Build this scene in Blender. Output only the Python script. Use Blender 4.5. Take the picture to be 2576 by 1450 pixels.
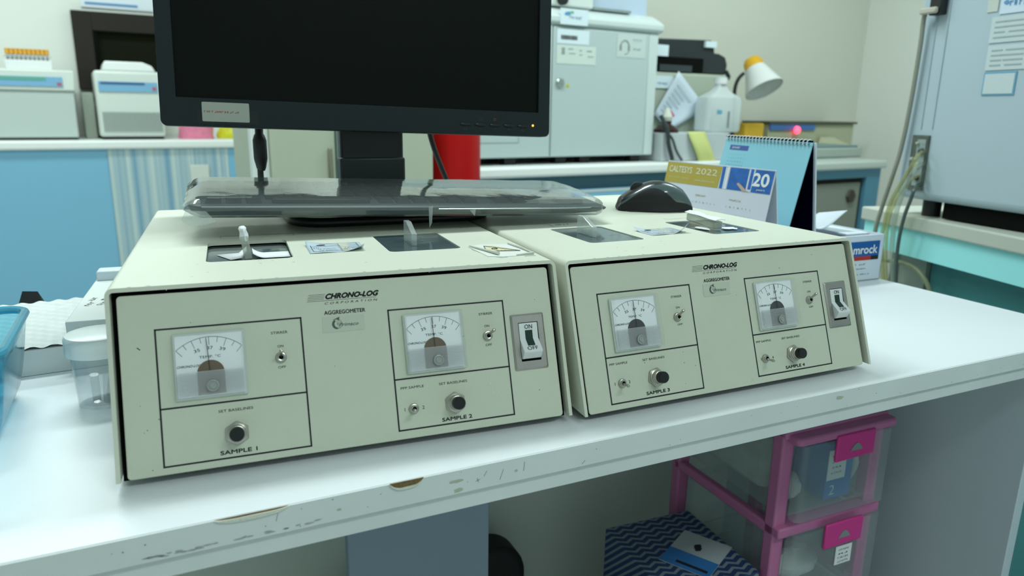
import bpy, bmesh, math, random
from mathutils import Matrix, Vector, noise
random.seed(4)
PI = math.pi
R = math.radians
for o in list(bpy.data.objects):
    bpy.data.objects.remove(o)
C = bpy.context.scene.collection
sc = bpy.context.scene

# ------------------------------------------------------------------ camera
cam_d = bpy.data.cameras.new('camera')
cam = bpy.data.objects.new('camera', cam_d)
C.objects.link(cam)
cam_d.sensor_width = 36.0
cam_d.sensor_fit = 'HORIZONTAL'
cam_d.lens = 25.2276
cam_d.clip_start = 0.02
cR, cU, cF = Vector((0.8592, -0.5114, 0.0150)), Vector((0.1103, 0.2139, 0.9706)), Vector((0.4996, 0.8323, -0.2402))
cF.normalize(); cR = (cR - cF * cR.dot(cF)).normalized(); cU = cR.cross(cF)
M = Matrix.Identity(4)
for i in range(3):
    M[i][0], M[i][1], M[i][2] = cR[i], cU[i], -cF[i]
M.translation = Vector((-0.0054, -0.5855, 0.2704))
cam.matrix_world = M
cam_d.dof.use_dof = True
cam_d.dof.focus_distance = 0.72
cam_d.dof.aperture_fstop = 7.0
sc.camera = cam

# ------------------------------------------------------------------ world, view
sc.view_settings.view_transform = 'Standard'
sc.view_settings.look = 'None'
sc.view_settings.exposure = 0.55
sc.view_settings.gamma = 1.0
sc.view_settings.use_curve_mapping = False
w = bpy.data.worlds.new('world'); sc.world = w; w.use_nodes = True
w.node_tree.nodes['Background'].inputs[0].default_value = (0.73, 0.97, 0.94, 1)
w.node_tree.nodes['Background'].inputs[1].default_value = 0.33
LCOL = (0.80, 0.94, 0.93)
CEIL = 2.0

# ------------------------------------------------------------------ materials
MATS = {}
def lin(c):
    return tuple((x / 12.92 if x <= 0.04045 else ((x + 0.055) / 1.055) ** 2.4) for x in [v / 255 for v in c])
def mat(name, col, rough=0.5, metal=0.0, bump=0.0, bscale=200.0, var=0.0, vscale=8.0, spec=0.5, coat=0.0, emit=None, es=1.0, alpha=1.0, trans=0.0, ior=1.45, srgb=False):
    if name in MATS: return MATS[name]
    if srgb: col = lin(col)
    m = bpy.data.materials.new(name); m.use_nodes = True
    nt = m.node_tree; b = nt.nodes['Principled BSDF']
    b.inputs['Base Color'].default_value = (*col, 1)
    b.inputs['Roughness'].default_value = rough
    b.inputs['Metallic'].default_value = metal
    b.inputs['Specular IOR Level'].default_value = spec
    b.inputs['Coat Weight'].default_value = coat
    b.inputs['Alpha'].default_value = alpha
    b.inputs['Transmission Weight'].default_value = trans
    b.inputs['IOR'].default_value = ior
    if emit:
        b.inputs['Emission Color'].default_value = (*emit, 1); b.inputs['Emission Strength'].default_value = es
    tc = nt.nodes.new('ShaderNodeTexCoord')
    if var > 0:
        n = nt.nodes.new('ShaderNodeTexNoise'); n.inputs['Scale'].default_value = vscale; n.inputs['Detail'].default_value = 5
        nt.links.new(tc.outputs['Object'], n.inputs['Vector'])
        mx = nt.nodes.new('ShaderNodeMix'); mx.data_type = 'RGBA'
        mx.inputs[6].default_value = (*[c * (1 - var) for c in col], 1); mx.inputs[7].default_value = (*[min(1, c * (1 + var)) for c in col], 1)
        nt.links.new(n.outputs['Fac'], mx.inputs[0]); nt.links.new(mx.outputs[2], b.inputs['Base Color'])
    if bump > 0:
        n2 = nt.nodes.new('ShaderNodeTexNoise'); n2.inputs['Scale'].default_value = bscale; n2.inputs['Detail'].default_value = 3
        nt.links.new(tc.outputs['Object'], n2.inputs['Vector'])
        bp = nt.nodes.new('ShaderNodeBump'); bp.inputs['Strength'].default_value = bump; bp.inputs['Distance'].default_value = 0.001
        nt.links.new(n2.outputs['Fac'], bp.inputs['Height']); nt.links.new(bp.outputs['Normal'], b.inputs['Normal'])
    MATS[name] = m
    return m
def clear(name, tint=(1, 1, 1), gl=0.04, fres=1.45, rough=0.05, bump=0.0, bscale=40.0, milk=0.0, milkcol=(0.8, 0.85, 0.85), pw_=4.5):
    """thin clear plastic: tinted transparency, Fresnel gloss, a little milkiness"""
    if name in MATS: return MATS[name]
    m = bpy.data.materials.new(name); m.use_nodes = True
    nt = m.node_tree; nt.nodes.remove(nt.nodes['Principled BSDF']); out = nt.nodes['Material Output']
    tr = nt.nodes.new('ShaderNodeBsdfTransparent'); tr.inputs[0].default_value = (*tint, 1)
    gs = nt.nodes.new('ShaderNodeBsdfGlossy'); gs.inputs['Roughness'].default_value = rough
    df = nt.nodes.new('ShaderNodeBsdfDiffuse'); df.inputs[0].default_value = (*milkcol, 1)
    fr = nt.nodes.new('ShaderNodeLayerWeight'); fr.inputs['Blend'].default_value = 0.5
    f0 = ((fres - 1) / (fres + 1)) ** 2
    pw = nt.nodes.new('ShaderNodeMath'); pw.operation = 'POWER'; pw.inputs[1].default_value = pw_; nt.links.new(fr.outputs['Facing'], pw.inputs[0])
    ma = nt.nodes.new('ShaderNodeMath'); ma.operation = 'MULTIPLY_ADD'; ma.inputs[1].default_value = 0.9 - f0; ma.inputs[2].default_value = f0; nt.links.new(pw.outputs[0], ma.inputs[0])
    m1 = nt.nodes.new('ShaderNodeMixShader'); m1.inputs[0].default_value = milk
    nt.links.new(tr.outputs[0], m1.inputs[1]); nt.links.new(df.outputs[0], m1.inputs[2])
    m2 = nt.nodes.new('ShaderNodeMixShader')
    nt.links.new(ma.outputs[0], m2.inputs[0]); nt.links.new(m1.outputs[0], m2.inputs[1]); nt.links.new(gs.outputs[0], m2.inputs[2])
    if bump:
        tc = nt.nodes.new('ShaderNodeTexCoord'); n2 = nt.nodes.new('ShaderNodeTexNoise'); n2.inputs['Scale'].default_value = bscale; n2.inputs['Detail'].default_value = 4
        nt.links.new(tc.outputs['Object'], n2.inputs['Vector'])
        bp = nt.nodes.new('ShaderNodeBump'); bp.inputs['Strength'].default_value = bump; bp.inputs['Distance'].default_value = 0.002
        nt.links.new(n2.outputs['Fac'], bp.inputs['Height'])
        nt.links.new(bp.outputs['Normal'], gs.inputs['Normal']); nt.links.new(bp.outputs['Normal'], fr.inputs['Normal'])
    nt.links.new(m2.outputs[0], out.inputs[0])
    MATS[name] = m
    return m

# ------------------------------------------------------------------ mesh builder
ROOTM = {}
def T(x=0, y=0, z=0): return Matrix.Translation((x, y, z))
def RX(a): return Matrix.Rotation(a, 4, 'X')
def RY(a): return Matrix.Rotation(a, 4, 'Y')
def RZ(a): return Matrix.Rotation(a, 4, 'Z')
class MB:
    def __init__(s): s.v = []; s.f = []; s.m = []; s.cur = 0
    def add(s, vs, fs, M=None):
        b = len(s.v)
        s.v += [tuple(M @ Vector(p)) if M else tuple(p) for p in vs]
        s.f += [tuple(b + i for i in f) for f in fs]; s.m += [s.cur] * len(fs)
        return s
    def box(s, x0, x1, y0, y1, z0, z1, M=None):
        return s.add([(x0, y0, z0), (x1, y0, z0), (x1, y1, z0), (x0, y1, z0), (x0, y0, z1), (x1, y0, z1), (x1, y1, z1), (x0, y1, z1)],
                     [(0, 3, 2, 1), (4, 5, 6, 7), (0, 1, 5, 4), (1, 2, 6, 5), (2, 3, 7, 6), (3, 0, 4, 7)], M)
    def lathe(s, prof, n=32, M=None, cap=True):
        vs = []; fs = []
        for r, z in prof:
            for k in range(n): a = 2 * PI * k / n; vs.append((r * math.cos(a), r * math.sin(a), z))
        for j in range(len(prof) - 1):
            for k in range(n): fs.append((j * n + k, j * n + (k + 1) % n, (j + 1) * n + (k + 1) % n, (j + 1) * n + k))
        if cap:
            fs.append(tuple(range(n - 1, -1, -1))); b = (len(prof) - 1) * n; fs.append(tuple(b + k for k in range(n)))
        return s.add(vs, fs, M)
    def prism(s, pts, z0, z1, M=None):
        n = len(pts); vs = [(x, y, z0) for x, y in pts] + [(x, y, z1) for x, y in pts]
        ar = sum(pts[i][0] * pts[(i + 1) % n][1] - pts[(i + 1) % n][0] * pts[i][1] for i in range(n))
        fs = [tuple(range(n - 1, -1, -1)), tuple(range(n, 2 * n))] + [(i, (i + 1) % n, n + (i + 1) % n, n + i) for i in range(n)]
        if ar < 0: fs = [tuple(reversed(f)) for f in fs]
        return s.add(vs, fs, M)
    def poly(s, pts, z=0, M=None): return s.add([(x, y, z) for x, y in pts], [tuple(range(len(pts)))], M)
    def tube(s, pts, r, n=10, M=None):
        pts = [Vector(p) for p in pts]; vs = []; fs = []; rr = r if isinstance(r, (list, tuple)) else [r] * len(pts)
        up = Vector((0, 0, 1)); d0 = (pts[1] - pts[0]).normalized()
        if abs(d0.dot(up)) > .9: up = Vector((1, 0, 0))
        for i, p in enumerate(pts):
            d = (pts[min(i + 1, len(pts) - 1)] - pts[max(i - 1, 0)]).normalized()
            a = d.cross(up).normalized(); b = a.cross(d).normalized(); up = b
            for k in range(n): t = 2 * PI * k / n; vs.append(tuple(p + (a * math.cos(t) + b * math.sin(t)) * rr[i]))
        for j in range(len(pts) - 1):
            for k in range(n): fs.append((j * n + k, j * n + (k + 1) % n, (j + 1) * n + (k + 1) % n, (j + 1) * n + k))
        fs.append(tuple(range(n - 1, -1, -1))); b = (len(pts) - 1) * n; fs.append(tuple(b + k for k in range(n)))
        return s.add(vs, fs, M)
    def grid(s, fn, nu, nv, M=None, flip=False):
        vs = [fn(i / nu, j / nv) for j in range(nv + 1) for i in range(nu + 1)]
        fs = [(j * (nu + 1) + i, j * (nu + 1) + i + 1, (j + 1) * (nu + 1) + i + 1, (j + 1) * (nu + 1) + i) for j in range(nv) for i in range(nu)]
        if flip: fs = [tuple(reversed(f)) for f in fs]
        return s.add(vs, fs, M)
    def text(s, st, cx, cy, h, w=None, z=0, shear=0, M=None, bold=0, rot=0, align='C', res=3):
        cu = bpy.data.curves.new('t', 'FONT'); cu.body = st; cu.shear = shear; cu.resolution_u = res; cu.size = 1
        ob = bpy.data.objects.new('t', cu); me = ob.to_mesh()
        vs = [tuple(v.co) for v in me.vertices]; fs = [tuple(p.vertices) for p in me.polygons]
        ob.to_mesh_clear(); bpy.data.objects.remove(ob); bpy.data.curves.remove(cu)
        if not vs: return s
        xs = [v[0] for v in vs]; x0, x1 = min(xs), max(xs)
        sy = h / 0.7; sx = (w / (x1 - x0)) if w else sy
        W = (x1 - x0) * sx; ox = {'C': -W / 2, 'L': 0, 'R': -W}[align]
        c, sn = math.cos(rot), math.sin(rot)
        sh = [(0, 0)] if not bold else [(-bold * h, 0), (bold * h, 0), (0, bold * h), (0, -bold * h)]
        for q, (bx_, by_) in enumerate(sh):
            out = []
            for x, y, _ in vs:
                X = (x - x0) * sx + ox + bx_; Y = y * sy - h / 2 + by_
                out.append((cx + c * X - sn * Y, cy + sn * X + c * Y, z + q * 2e-6))
            s.add(out, fs, M)
        return s
    def fuzz(s, words, cx, cy, h, w=None, z=0, M=None, rot=0, **k):
        # a row of unreadable character-sized marks; words gives the length of each word
        slots = []
        for n in words: slots += [1] * n + [0]
        slots = slots[:-1]
        n = len(slots); w = w or n * h * .7; a = w / n; c, sn = math.cos(rot), math.sin(rot); rg = random.Random(n * 7 + int(abs(cx) * 1e4))
        for i, on in enumerate(slots):
            if not on: continue
            x0 = -w / 2 + i * a + a * .12; x1 = x0 + a * rg.uniform(.45, .76); y0 = -h / 2 * rg.uniform(.7, 1); y1 = h / 2 * rg.uniform(.6, 1)
            for b in rg.choice((((x0, y0, x0 + a * .22, y1), (x0, y1 - h * .2, x1, y1)), ((x0, y0, x1, y0 + h * .2), (x1 - a * .2, y0, x1, y1)), ((x0, y0, x0 + a * .22, y1), (x1 - a * .2, y0, x1, y1), (x0, -h * .1, x1, h * .1)))):
                s.add([(cx + c * x - sn * y, cy + sn * x + c * y, z) for x, y in ((b[0], b[1]), (b[2], b[1]), (b[2], b[3]), (b[0], b[3]))], [(0, 1, 2, 3)], M)
        return s
    def build(s, name, mats, parent=None, M=None, bevel=0, seg=2, smooth=True, angle=35, solid=0, ang_lim=30):
        me = bpy.data.meshes.new(name); me.from_pydata(s.v, [], s.f); me.validate()
        if not isinstance(mats, (list, tuple)): mats = [mats]
        for m in mats: me.materials.append(m)
        if len(mats) > 1 and len(me.polygons) == len(s.m):
            for p, i in zip(me.polygons, s.m): p.material_index = i
        if smooth:
            me.polygons.foreach_set('use_smooth', [True] * len(me.polygons))
            try: me.set_sharp_from_angle(angle=R(angle))
            except Exception: pass
        o = bpy.data.objects.new(name, me); C.objects.link(o)
        if solid:
            md = o.modifiers.new('s', 'SOLIDIFY'); md.thickness = solid; md.offset = 0
        if bevel:
            md = o.modifiers.new('b', 'BEVEL'); md.width = bevel; md.segments = seg; md.limit_method = 'ANGLE'; md.angle_limit = R(ang_lim); md.harden_normals = False
        place(o, parent, M)
        return o
def place(o, parent, M):
    M = M or Matrix.Identity(4)
    if parent:
        o.parent = parent; pm = ROOTM.get(parent.name, Matrix.Identity(4))
        o.matrix_local = pm.inverted() @ M; ROOTM[o.name] = M.copy()
    else:
        o.matrix_world = M; ROOTM[o.name] = Matrix.Identity(4) if o.type == 'EMPTY' else M.copy()
def tag(o, label, cat, group=None, kind=None):
    o['label'] = label; o['category'] = cat
    if group: o['group'] = group
    if kind: o['kind'] = kind
    return o
def thing(name, label, cat, M=None, group=None):
    o = bpy.data.objects.new(name, None); o.empty_display_size = .05; C.objects.link(o)
    place(o, None, M); tag(o, label, cat, group); return o
def struct(o): o['kind'] = 'structure'; return o
def boolean(o, cutter_mb):
    me = bpy.data.meshes.new('c'); me.from_pydata(cutter_mb.v, [], cutter_mb.f); co = bpy.data.objects.new('c', me); C.objects.link(co)
    co.matrix_world = o.matrix_world
    md = o.modifiers.new('bo', 'BOOLEAN'); md.operation = 'DIFFERENCE'; md.object = co; md.solver = 'EXACT'
    bpy.context.view_layer.update()
    dg = bpy.context.evaluated_depsgraph_get()
    nm = bpy.data.meshes.new_from_object(o.evaluated_get(dg)); o.modifiers.clear(); old = o.data; o.data = nm
    bpy.data.objects.remove(co); bpy.data.meshes.remove(old)
def rrect(x0, x1, y0, y1, r, n=5):
    pts = []
    for cx, cy, a0 in ((x1 - r, y1 - r, 0), (x0 + r, y1 - r, PI / 2), (x0 + r, y0 + r, PI), (x1 - r, y0 + r, 1.5 * PI)):
        for k in range(n + 1): a = a0 + PI / 2 * k / n; pts.append((cx + r * math.cos(a), cy + r * math.sin(a)))
    return pts
def smooth_path(pts, n=8):
    P = [Vector(p) for p in pts]; out = []
    for i in range(len(P) - 1):
        p0 = P[max(i - 1, 0)]; p1 = P[i]; p2 = P[i + 1]; p3 = P[min(i + 2, len(P) - 1)]
        for k in range(n):
            t = k / n
            out.append(0.5 * ((2 * p1) + (-p0 + p2) * t + (2 * p0 - 5 * p1 + 4 * p2 - p3) * t * t + (-p0 + 3 * p1 - 3 * p2 + p3) * t ** 3))
    out.append(P[-1]); return out

# palette
cream = mat('cream_enamel', (0.68, 0.70, 0.585), 0.42, bump=0.25, bscale=1400, var=0.03, vscale=14)
creamp = mat('cream_panel_enamel', (0.63, 0.655, 0.535), 0.5, bump=0.3, bscale=1400, var=0.05, vscale=16)
black = mat('black_plastic', (0.012, 0.014, 0.014), 0.45)
blackin = mat('dark_interior', (0.004, 0.005, 0.004), 0.9, spec=0.1)
ink = mat('black_print', (0.010, 0.014, 0.016), 0.6)
greyink = mat('grey_print', (0.09, 0.10, 0.10), 0.6)
white = mat('white_plastic', (0.78, 0.80, 0.80), 0.35)
paper = mat('white_paper', (0.78, 0.80, 0.82), 0.8)
chrome = mat('worn_nickel', (0.50, 0.48, 0.43), 0.30, 1.0, bump=0.04, bscale=600)
steel = mat('brushed_steel', (0.42, 0.40, 0.37), 0.42, 1.0, bump=0.03, bscale=900, var=0.12, vscale=60)
clearp = clear('clear_acrylic', (0.93, 0.96, 0.95), milk=0.03)

# ================================================================== SETTING
FLOOR = -0.75
wallm = mat('wall_paint', (0.66, 0.67, 0.58), 0.85, bump=0.1, bscale=120)
wallb = mat('wall_paint_cool', (0.78, 0.80, 0.74), 0.85)
struct(MB().box(-3.2, 4.4, -2.6, 4.5, FLOOR - .1, FLOOR).build('floor', mat('vinyl_floor', (0.62, 0.64, 0.62), 0.35, var=0.1)))
struct(MB().box(-3.2, 4.4, -2.6, 4.5, CEIL, CEIL + .1).build('ceiling', mat('ceiling_white', (0.75, 0.76, 0.74), 0.9)))
struct(MB().box(-3.2, 1.16, 4.25, 4.35, FLOOR, CEIL).build('wall_back', wallb))
struct(MB().box(1.15, 4.33, 2.30, 2.40, FLOOR, CEIL).build('wall_alcove', wallm))
struct(MB().box(1.15, 1.25, 2.40, 4.25, FLOOR, CEIL).build('wall_return', wallb))
struct(MB().box(4.23, 4.33, -2.6, 2.30, FLOOR, CEIL).build('wall_right', wallb))
struct(MB().box(-3.2, -3.1, -2.6, 4.25, FLOOR, CEIL).build('wall_left', wallb))

def ceiling_lamp(x, y, power, lx=1.2, ly=0.3, label='', twin=False):
    t = thing('ceiling_light', label, 'ceiling light', T(x, y, CEIL))
    m = MB().box(-lx / 2 - .02, lx / 2 + .02, -ly / 2 - .02, ly / 2 + .02, -.05, -.001); m.build('lamp_housing', white, t, T(x, y, CEIL), bevel=.004)
    MB().box(-lx / 2, lx / 2, -ly / 2, ly / 2, -.058, -.051).build('diffuser', mat('lamp_diffuser', (.9, .9, .9), .5, emit=LCOL, es=2.0), t, T(x, y, CEIL))
    for dy in ((-ly * .22, ly * .22) if twin else (0,)):
        l = bpy.data.lights.new('fluorescent_light', 'AREA'); l.shape = 'RECTANGLE'; l.size = lx; l.size_y = .035 if twin else ly; l.energy = power / (2 if twin else 1); l.color = LCOL
        o = bpy.data.objects.new('fluorescent_light', l); C.objects.link(o); o.location = (x, y + dy, CEIL - .065)
    return t
ceiling_lamp(0.35, 0.90, 26, twin=True, label='long fluorescent ceiling light directly over the white bench')
ceiling_lamp(0.7, -1.7, 16, label='unseen ceiling light added behind the camera to fill camera-facing sides')  # added fill lamp, brightened for surfaces that face the camera
ceiling_lamp(-0.3, 2.9, 25, label='long fluorescent ceiling light over the far left bench')
ceiling_lamp(2.6, 0.8, 25, label='long fluorescent ceiling light over the right side of the room')

# ================================================================== MAIN BENCH
TM = T(1.1193, -.2193, 0) @ RZ(R(-5.594))
def bench_mat():
    m = mat('white_laminate', (0.80, 0.83, 0.86), 0.32, bump=0.15, bscale=900, var=0.03, vscale=6)
    return m
lam = bench_mat()
edge = mat('worn_edge_band', (0.70, 0.745, 0.745), 0.5, bump=0.3, bscale=90, var=0.10, vscale=9)
bt = thing('lab_bench', 'white laminate bench with chipped front edge carrying the two cream instruments', 'bench', TM @ T(0, 0, FLOOR))
TL = T(0, 0, -FLOOR)
MB().box(-1.9, 0, 0, .62, -.020, 0).build('worktop', [lam], bt, TL, bevel=.0008)
MB().box(-1.9, 0.0005, -.0012, 0, -.0205, -.0006).build('edge_band', edge, bt, TL)
MB().box(-1.9, -.004, .0035, .03, -.038, -.0205).build('lower_lip', edge, bt, TL, bevel=.001)
MB().box(-1.88, -.03, .03, .60, -.034, -.0205).build('underframe', edge, bt, TL)
sidem = mat('grey_side_board', (0.56, 0.64, 0.70), 0.55, var=0.06, vscale=4)
MB().box(-.062, -.044, .035, .60, FLOOR, -.035).build('side_panel', sidem, bt, TL, bevel=.001)
MB().box(-1.88, -.065, .585, .60, FLOOR, -.035).build('back_panel', mat('back_board', (0.66, 0.72, 0.65), 0.7, var=0.05), bt, TL)
MB().box(-1.88, -1.86, .035, .58, FLOOR, -.035).build('side_panel', sidem, bt, TL, bevel=.001)
# chips: brown particle board with a torn white lip, drawn at their places on the edge
chipb = mat('bare_particle_board', (0.20, 0.13, 0.06), 0.95, bump=1, bscale=700, var=0.5, vscale=400)
tornw = mat('torn_laminate', (0.72, 0.73, 0.62), 0.7, bump=1, bscale=500)
def tbl(p): return (TM.inverted() @ Vector(p))
def chip(u0, u1, d, prof):
    n = 16; pts = []
    for k in range(n + 1):
        t = k / n; pts.append((u0 + (u1 - u0) * t, -(d * math.sin(PI * t) ** prof * (1 + .12 * math.sin(9 * t)))))
    poly = [(u0, 0.0)] + pts + [(u1, 0.0)]
    m = MB(); m.prism(poly, 0, .0006, TM_chip)
    m2 = MB()
    pts = [(x, y * .45) for x, y in pts] if u1 - u0 > .04 else pts
    lo = [(x, y - (.0030 if u1 - u0 > .04 else .0016) * math.sin(PI * min(1, max(0, (x - u0) / (u1 - u0)))) ** .5) for x, y in pts]
    m2.prism(pts + lo[::-1], 0, .0016, TM_chip)
    m.build('edge_chip', chipb, bt, TL, smooth=False)['label'] = 'bare brown particle board where the edge is chipped'
    m2.build('torn_edge', tornw, bt, TL, smooth=False)
TM_chip = T(0, -.0013, 0) @ RX(PI / 2)
CH = [(-1.0778, -1.030, .0026, .5), (-.9575, -.931, .0050, .7)]
for a in CH: chip(*a)
# stains, scratches and specks on the edge
st = MB(); random.seed(8)
def blob(mb, cx, cy, rx, ry, z, M, n=12, j=.35):
    mb.poly([(cx + rx * (1 + random.uniform(-j, j)) * math.cos(2 * PI * k / n), cy + ry * (1 + random.uniform(-j, j)) * math.sin(2 * PI * k / n)) for k in range(n)], z, M)
for k in range(34): blob(st, random.uniform(-1.15, -.05), random.uniform(-.019, -.002), random.uniform(.0002, .0006), random.uniform(.0002, .0004), .0002, TM_chip)
for u, vv, a, l in [(-1.038, -.0075, 75, .006), (-.866, -.012, 70, .009), (-.846, -.009, 85, .008), (-.880, -.008, 60, .005), (-.79, -.017, 40, .004), (-.8865, -.0125, 20, .004), (-.8865, -.0125, 110, .004)]:
    st.box(-l / 2, l / 2, -.0001, .0001, .0001, .0002, TM_chip @ T(u, vv, 0) @ RZ(R(a)))
st.build('edge_marks', mat('dark_speck', (0.08, 0.07, 0.05), .8), bt, TL, smooth=False)
st = MB()
for u, vv, rx, ry in [(-.905, -.0095, .006, .0014), (-.903, -.0175, .004, .0018), (-.853, -.0115, .0014, .0014), (-.995, -.012, .0016, .001), (-.489, -.008, .006, .002)]: blob(st, u, vv, rx, ry, .0001, TM_chip, 14, .3)
st.build('edge_stains', mat('yellow_stain', (0.47, 0.49, 0.40), .8), bt, TL, smooth=False)
st = MB()
for k in range(26):
    u = random.uniform(-1.12, -1.0); blob(st, u, -.0185 + random.uniform(0, .002), random.uniform(.001, .004), .0006, .0001, TM_chip, 10, .4)
st.build('edge_grime', mat('grey_grime', (0.40, 0.43, 0.41), .8), bt, TL, smooth=False)

# ================================================================== AGGREGOMETER
IW, IH, ID, IS, IZ = .36, .1398, .435, .0472, .008
def instrument(loc, yaw, label, n1, v):
    """v: variant data"""
    M0 = T(*loc) @ RZ(R(yaw))
    t = thing('aggregometer', label, 'lab instrument', M0, 'cream laboratory instruments on the bench')
    th, r = .003, .0055
    def prof(off, rr):
        pts = [(off, IZ)]; cx = off + rr
        for k in range(7): a = PI - PI / 2 * k / 6; pts.append((off + rr + rr * math.cos(a), IH - off - rr + rr * math.sin(a)))
        for k in range(7): a = PI / 2 - PI / 2 * k / 6; pts.append((IW - off - rr + rr * math.cos(a), IH - off - rr + rr * math.sin(a)))
        pts.append((IW - off, IZ)); return pts
    yf = lambda z: -IS * (IH - z) / (IH - IZ)
    po, pi_ = prof(0, r), prof(th, r - th); n = len(po); m = MB()
    sk_ = v.get('skew', 0); bk = lambda x: x + (sk_ if x < IW / 2 else 0)
    vs = [(x, yf(z), z) for x, z in po] + [(bk(x), ID, z) for x, z in po] + [(x, yf(z), z) for x, z in pi_] + [(bk(x), ID, z) for x, z in pi_]
    fs = []
    for i in range(n - 1):
        fs.append((i, n + i, n + i + 1, i + 1)); fs.append((2 * n + i, 2 * n + i + 1, 3 * n + i + 1, 3 * n + i))
        fs.append((i, i + 1, 2 * n + i + 1, 2 * n + i)); fs.append((n + i, 3 * n + i, 3 * n + i + 1, n + i + 1))
    fs.append((0, 2 * n, 3 * n, n)); fs.append((n - 1, 2 * n - 1, 4 * n - 1, 3 * n - 1))
    m.add(vs, fs)
    sh = m.build('housing', cream, t, angle=30)
    bpy.context.view_layer.update()
    wy0, wy1 = v['wy']
    W1, W2 = v['w']
    cut = MB()
    for (a, b) in (W1, W2): cut.prism(rrect(a, b, wy0, wy1, .006), IH - .02, IH + .02)
    boolean(sh, cut)
    sh.data.polygons.foreach_set('use_smooth', [True] * len(sh.data.polygons)); sh.data.set_sharp_from_angle(angle=R(30))
    ROOTM[sh.name] = Matrix.Identity(4)
    up = Vector((0, IS, IH - IZ)).normalized(); nr = Vector((0, -up.z, up.y))
    P = Matrix.Identity(4)
    for i in range(3): P[i][0] = (1, 0, 0)[i]; P[i][1] = up[i]; P[i][2] = nr[i]
    P.translation = Vector((0, -IS, IZ))
    PP = lambda x, vv, nn=-.004: P @ T(x, vv, nn)
    # chassis behind the panel
    MB().box(.006 + sk_, IW - .006, -.035, ID - .004, IZ + .0005, IZ + .003).build('base_plate', cream, t)
    MB().box(.004 + sk_, IW - .004, ID - .004, ID - .001, IZ, IH - .004).build('rear_panel', cream, t)
    MB().box(.0035, IW - .0035, .0, .1372, -.012, -.010, P).build('inner_baffle', blackin, t)
    for fx in (.05, .31):
        for fy in (-.012, .38): MB().lathe([(.010, 0), (.011, .003), (.011, .0115)], 24, ).build('rubber_foot', black, t, T(fx, fy, 0), bevel=.001)
    # front panel
    fp = MB().prism(rrect(.0068, .3528, .0005, .1345, .003), -.0015, 0).build('front_panel', creamp, t, PP(0, 0), bevel=.0012, seg=3)
    pr = MB()
    def frame(x0, x1, y0, y1, dv, lw=.0012):
        for b in ((x0, x1, y0, y0 + lw), (x0, x1, y1 - lw, y1), (x0, x0 + lw, y0, y1), (x1 - lw, x1, y0, y1), (x0, x1, dv - lw / 2, dv + lw / 2)): pr.box(*b, .00005, .0002)
    frame(.0305, .1363, .0057, .108, .0484); frame(.2050, .3075, .0072, .108, .0495)
    # the maker's mark
    for k in range(5): pr.box(.1432 - .0004 * k, .1560 - .0004 * k + (.0425 if k == 4 else 0), .1246 - .0013 * k, .1248 - .0013 * k, .00005, .0002)
    for q, ww in (((.0001, 0), .0428), ((-.0001, .0001), .0428), ((0, -.0001), .0428)):
        pr.text('CHRONO-LOG', .1778 + q[0], .1228 + q[1], .0040, ww, .0002, shear=.38, bold=.06)
    pr.text('C O R P O R A T I O N', .1765, .1172, .0017, .0425, .0002, shear=.2)
    pr.text('AGGREGOMETER', .1706, .1096, .0031, .0328, .0002, bold=.035)
    cx1, cx2 = (.0828, .1187), (.2550, .2902)
    for cb, cs in (cx1, cx2):
        pr.text('STIRRER', cs, .0973, .0020, .0125, .0002); pr.text('ON', cs, .0866, .0019, .0045, .0002); pr.text('OFF', cs, .0702, .0019, .0058, .0002)
        pr.text('SET BASELINES', cb, .0418, .0020, .0248, .0002)
    pr.text('SAMPLE %d' % n1, .0828, .0106, .0029, .0262, .0002, bold=.05); pr.text('SAMPLE %d' % (n1 + 1), .2555, .0118, .0029, .0262, .0002, bold=.05)
    ppp = [(.2193, '1', str(n1 + 1), .0244)] + ([(.0448, '1', str(n1), .0240)] if n1 == 3 else [])
    for px, a, b, pv in ppp:
        pr.text('PPP SAMPLE', px + (.0004 if n1 == 1 else -.001), .0420, .0020, .0195, .0002)
        pr.text(a, px - .0074, pv, .0028, None, .0002); pr.text(b, px + .0082, pv, .0028, None, .0002)
    pr.build('panel_print', ink, fp, PP(0, 0), smooth=False)
    sm = MB(); random.seed(n1)
    for k in range(14): blob(sm, random.uniform(.01, .35), random.uniform(.004, .13), random.uniform(.0002, .0005), random.uniform(.0002, .0004), .00015, None)
    if n1 == 1:
        sm.box(-.0014, .0014, -.0003, .0003, .0001, .0002, T(.0195, .0945, 0) @ RZ(R(-40)))
    sm.build('panel_specks', ink, fp, PP(0, 0), smooth=False)
    if n1 == 1:
        sm = MB()
        for k, (x, y) in enumerate([(.2858, .041), (.288, .037), (.2893, .032), (.2905, .029), (.2925, .025)]): blob(sm, x, y, .0007, .0010, .00012, None)
        sm.build('pale_drips', mat('pale_drip', (.66, .70, .62), .5), fp, PP(0, 0), smooth=False)
    # dealer sticker
    MB().prism([(.152, .0936), (.1855, .0936), (.1858, .1060), (.1522, .1060)], .0001, .00025).build('dealer_sticker', mat('aged_sticker', (.56, .60, .49), .35), fp, PP(0, 0), smooth=False)
    lg = MB(); c0 = (.1637, .0998)
    arc = [(c0[0] + .0042 * math.cos(R(a)), c0[1] + .0042 * math.sin(R(a))) for a in range(120, 276, 12)]
    arc2 = [(c0[0] + .0008 + .0030 * math.cos(R(a)), c0[1] + .0030 * math.sin(R(a))) for a in range(270, 114, -12)]
    lg.poly(arc + arc2, .0003); lg.poly([(.1600, .1034), (.1660, .1056), (.1650, .1022), (.1640, .1036)], .0003)
    for a in (0, 30, 60, -30, -60, 90):
        lg.box(0, .0040, -.00008, .00008, .0003, .00035, T(*c0, 0) @ RZ(R(a)))
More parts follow.
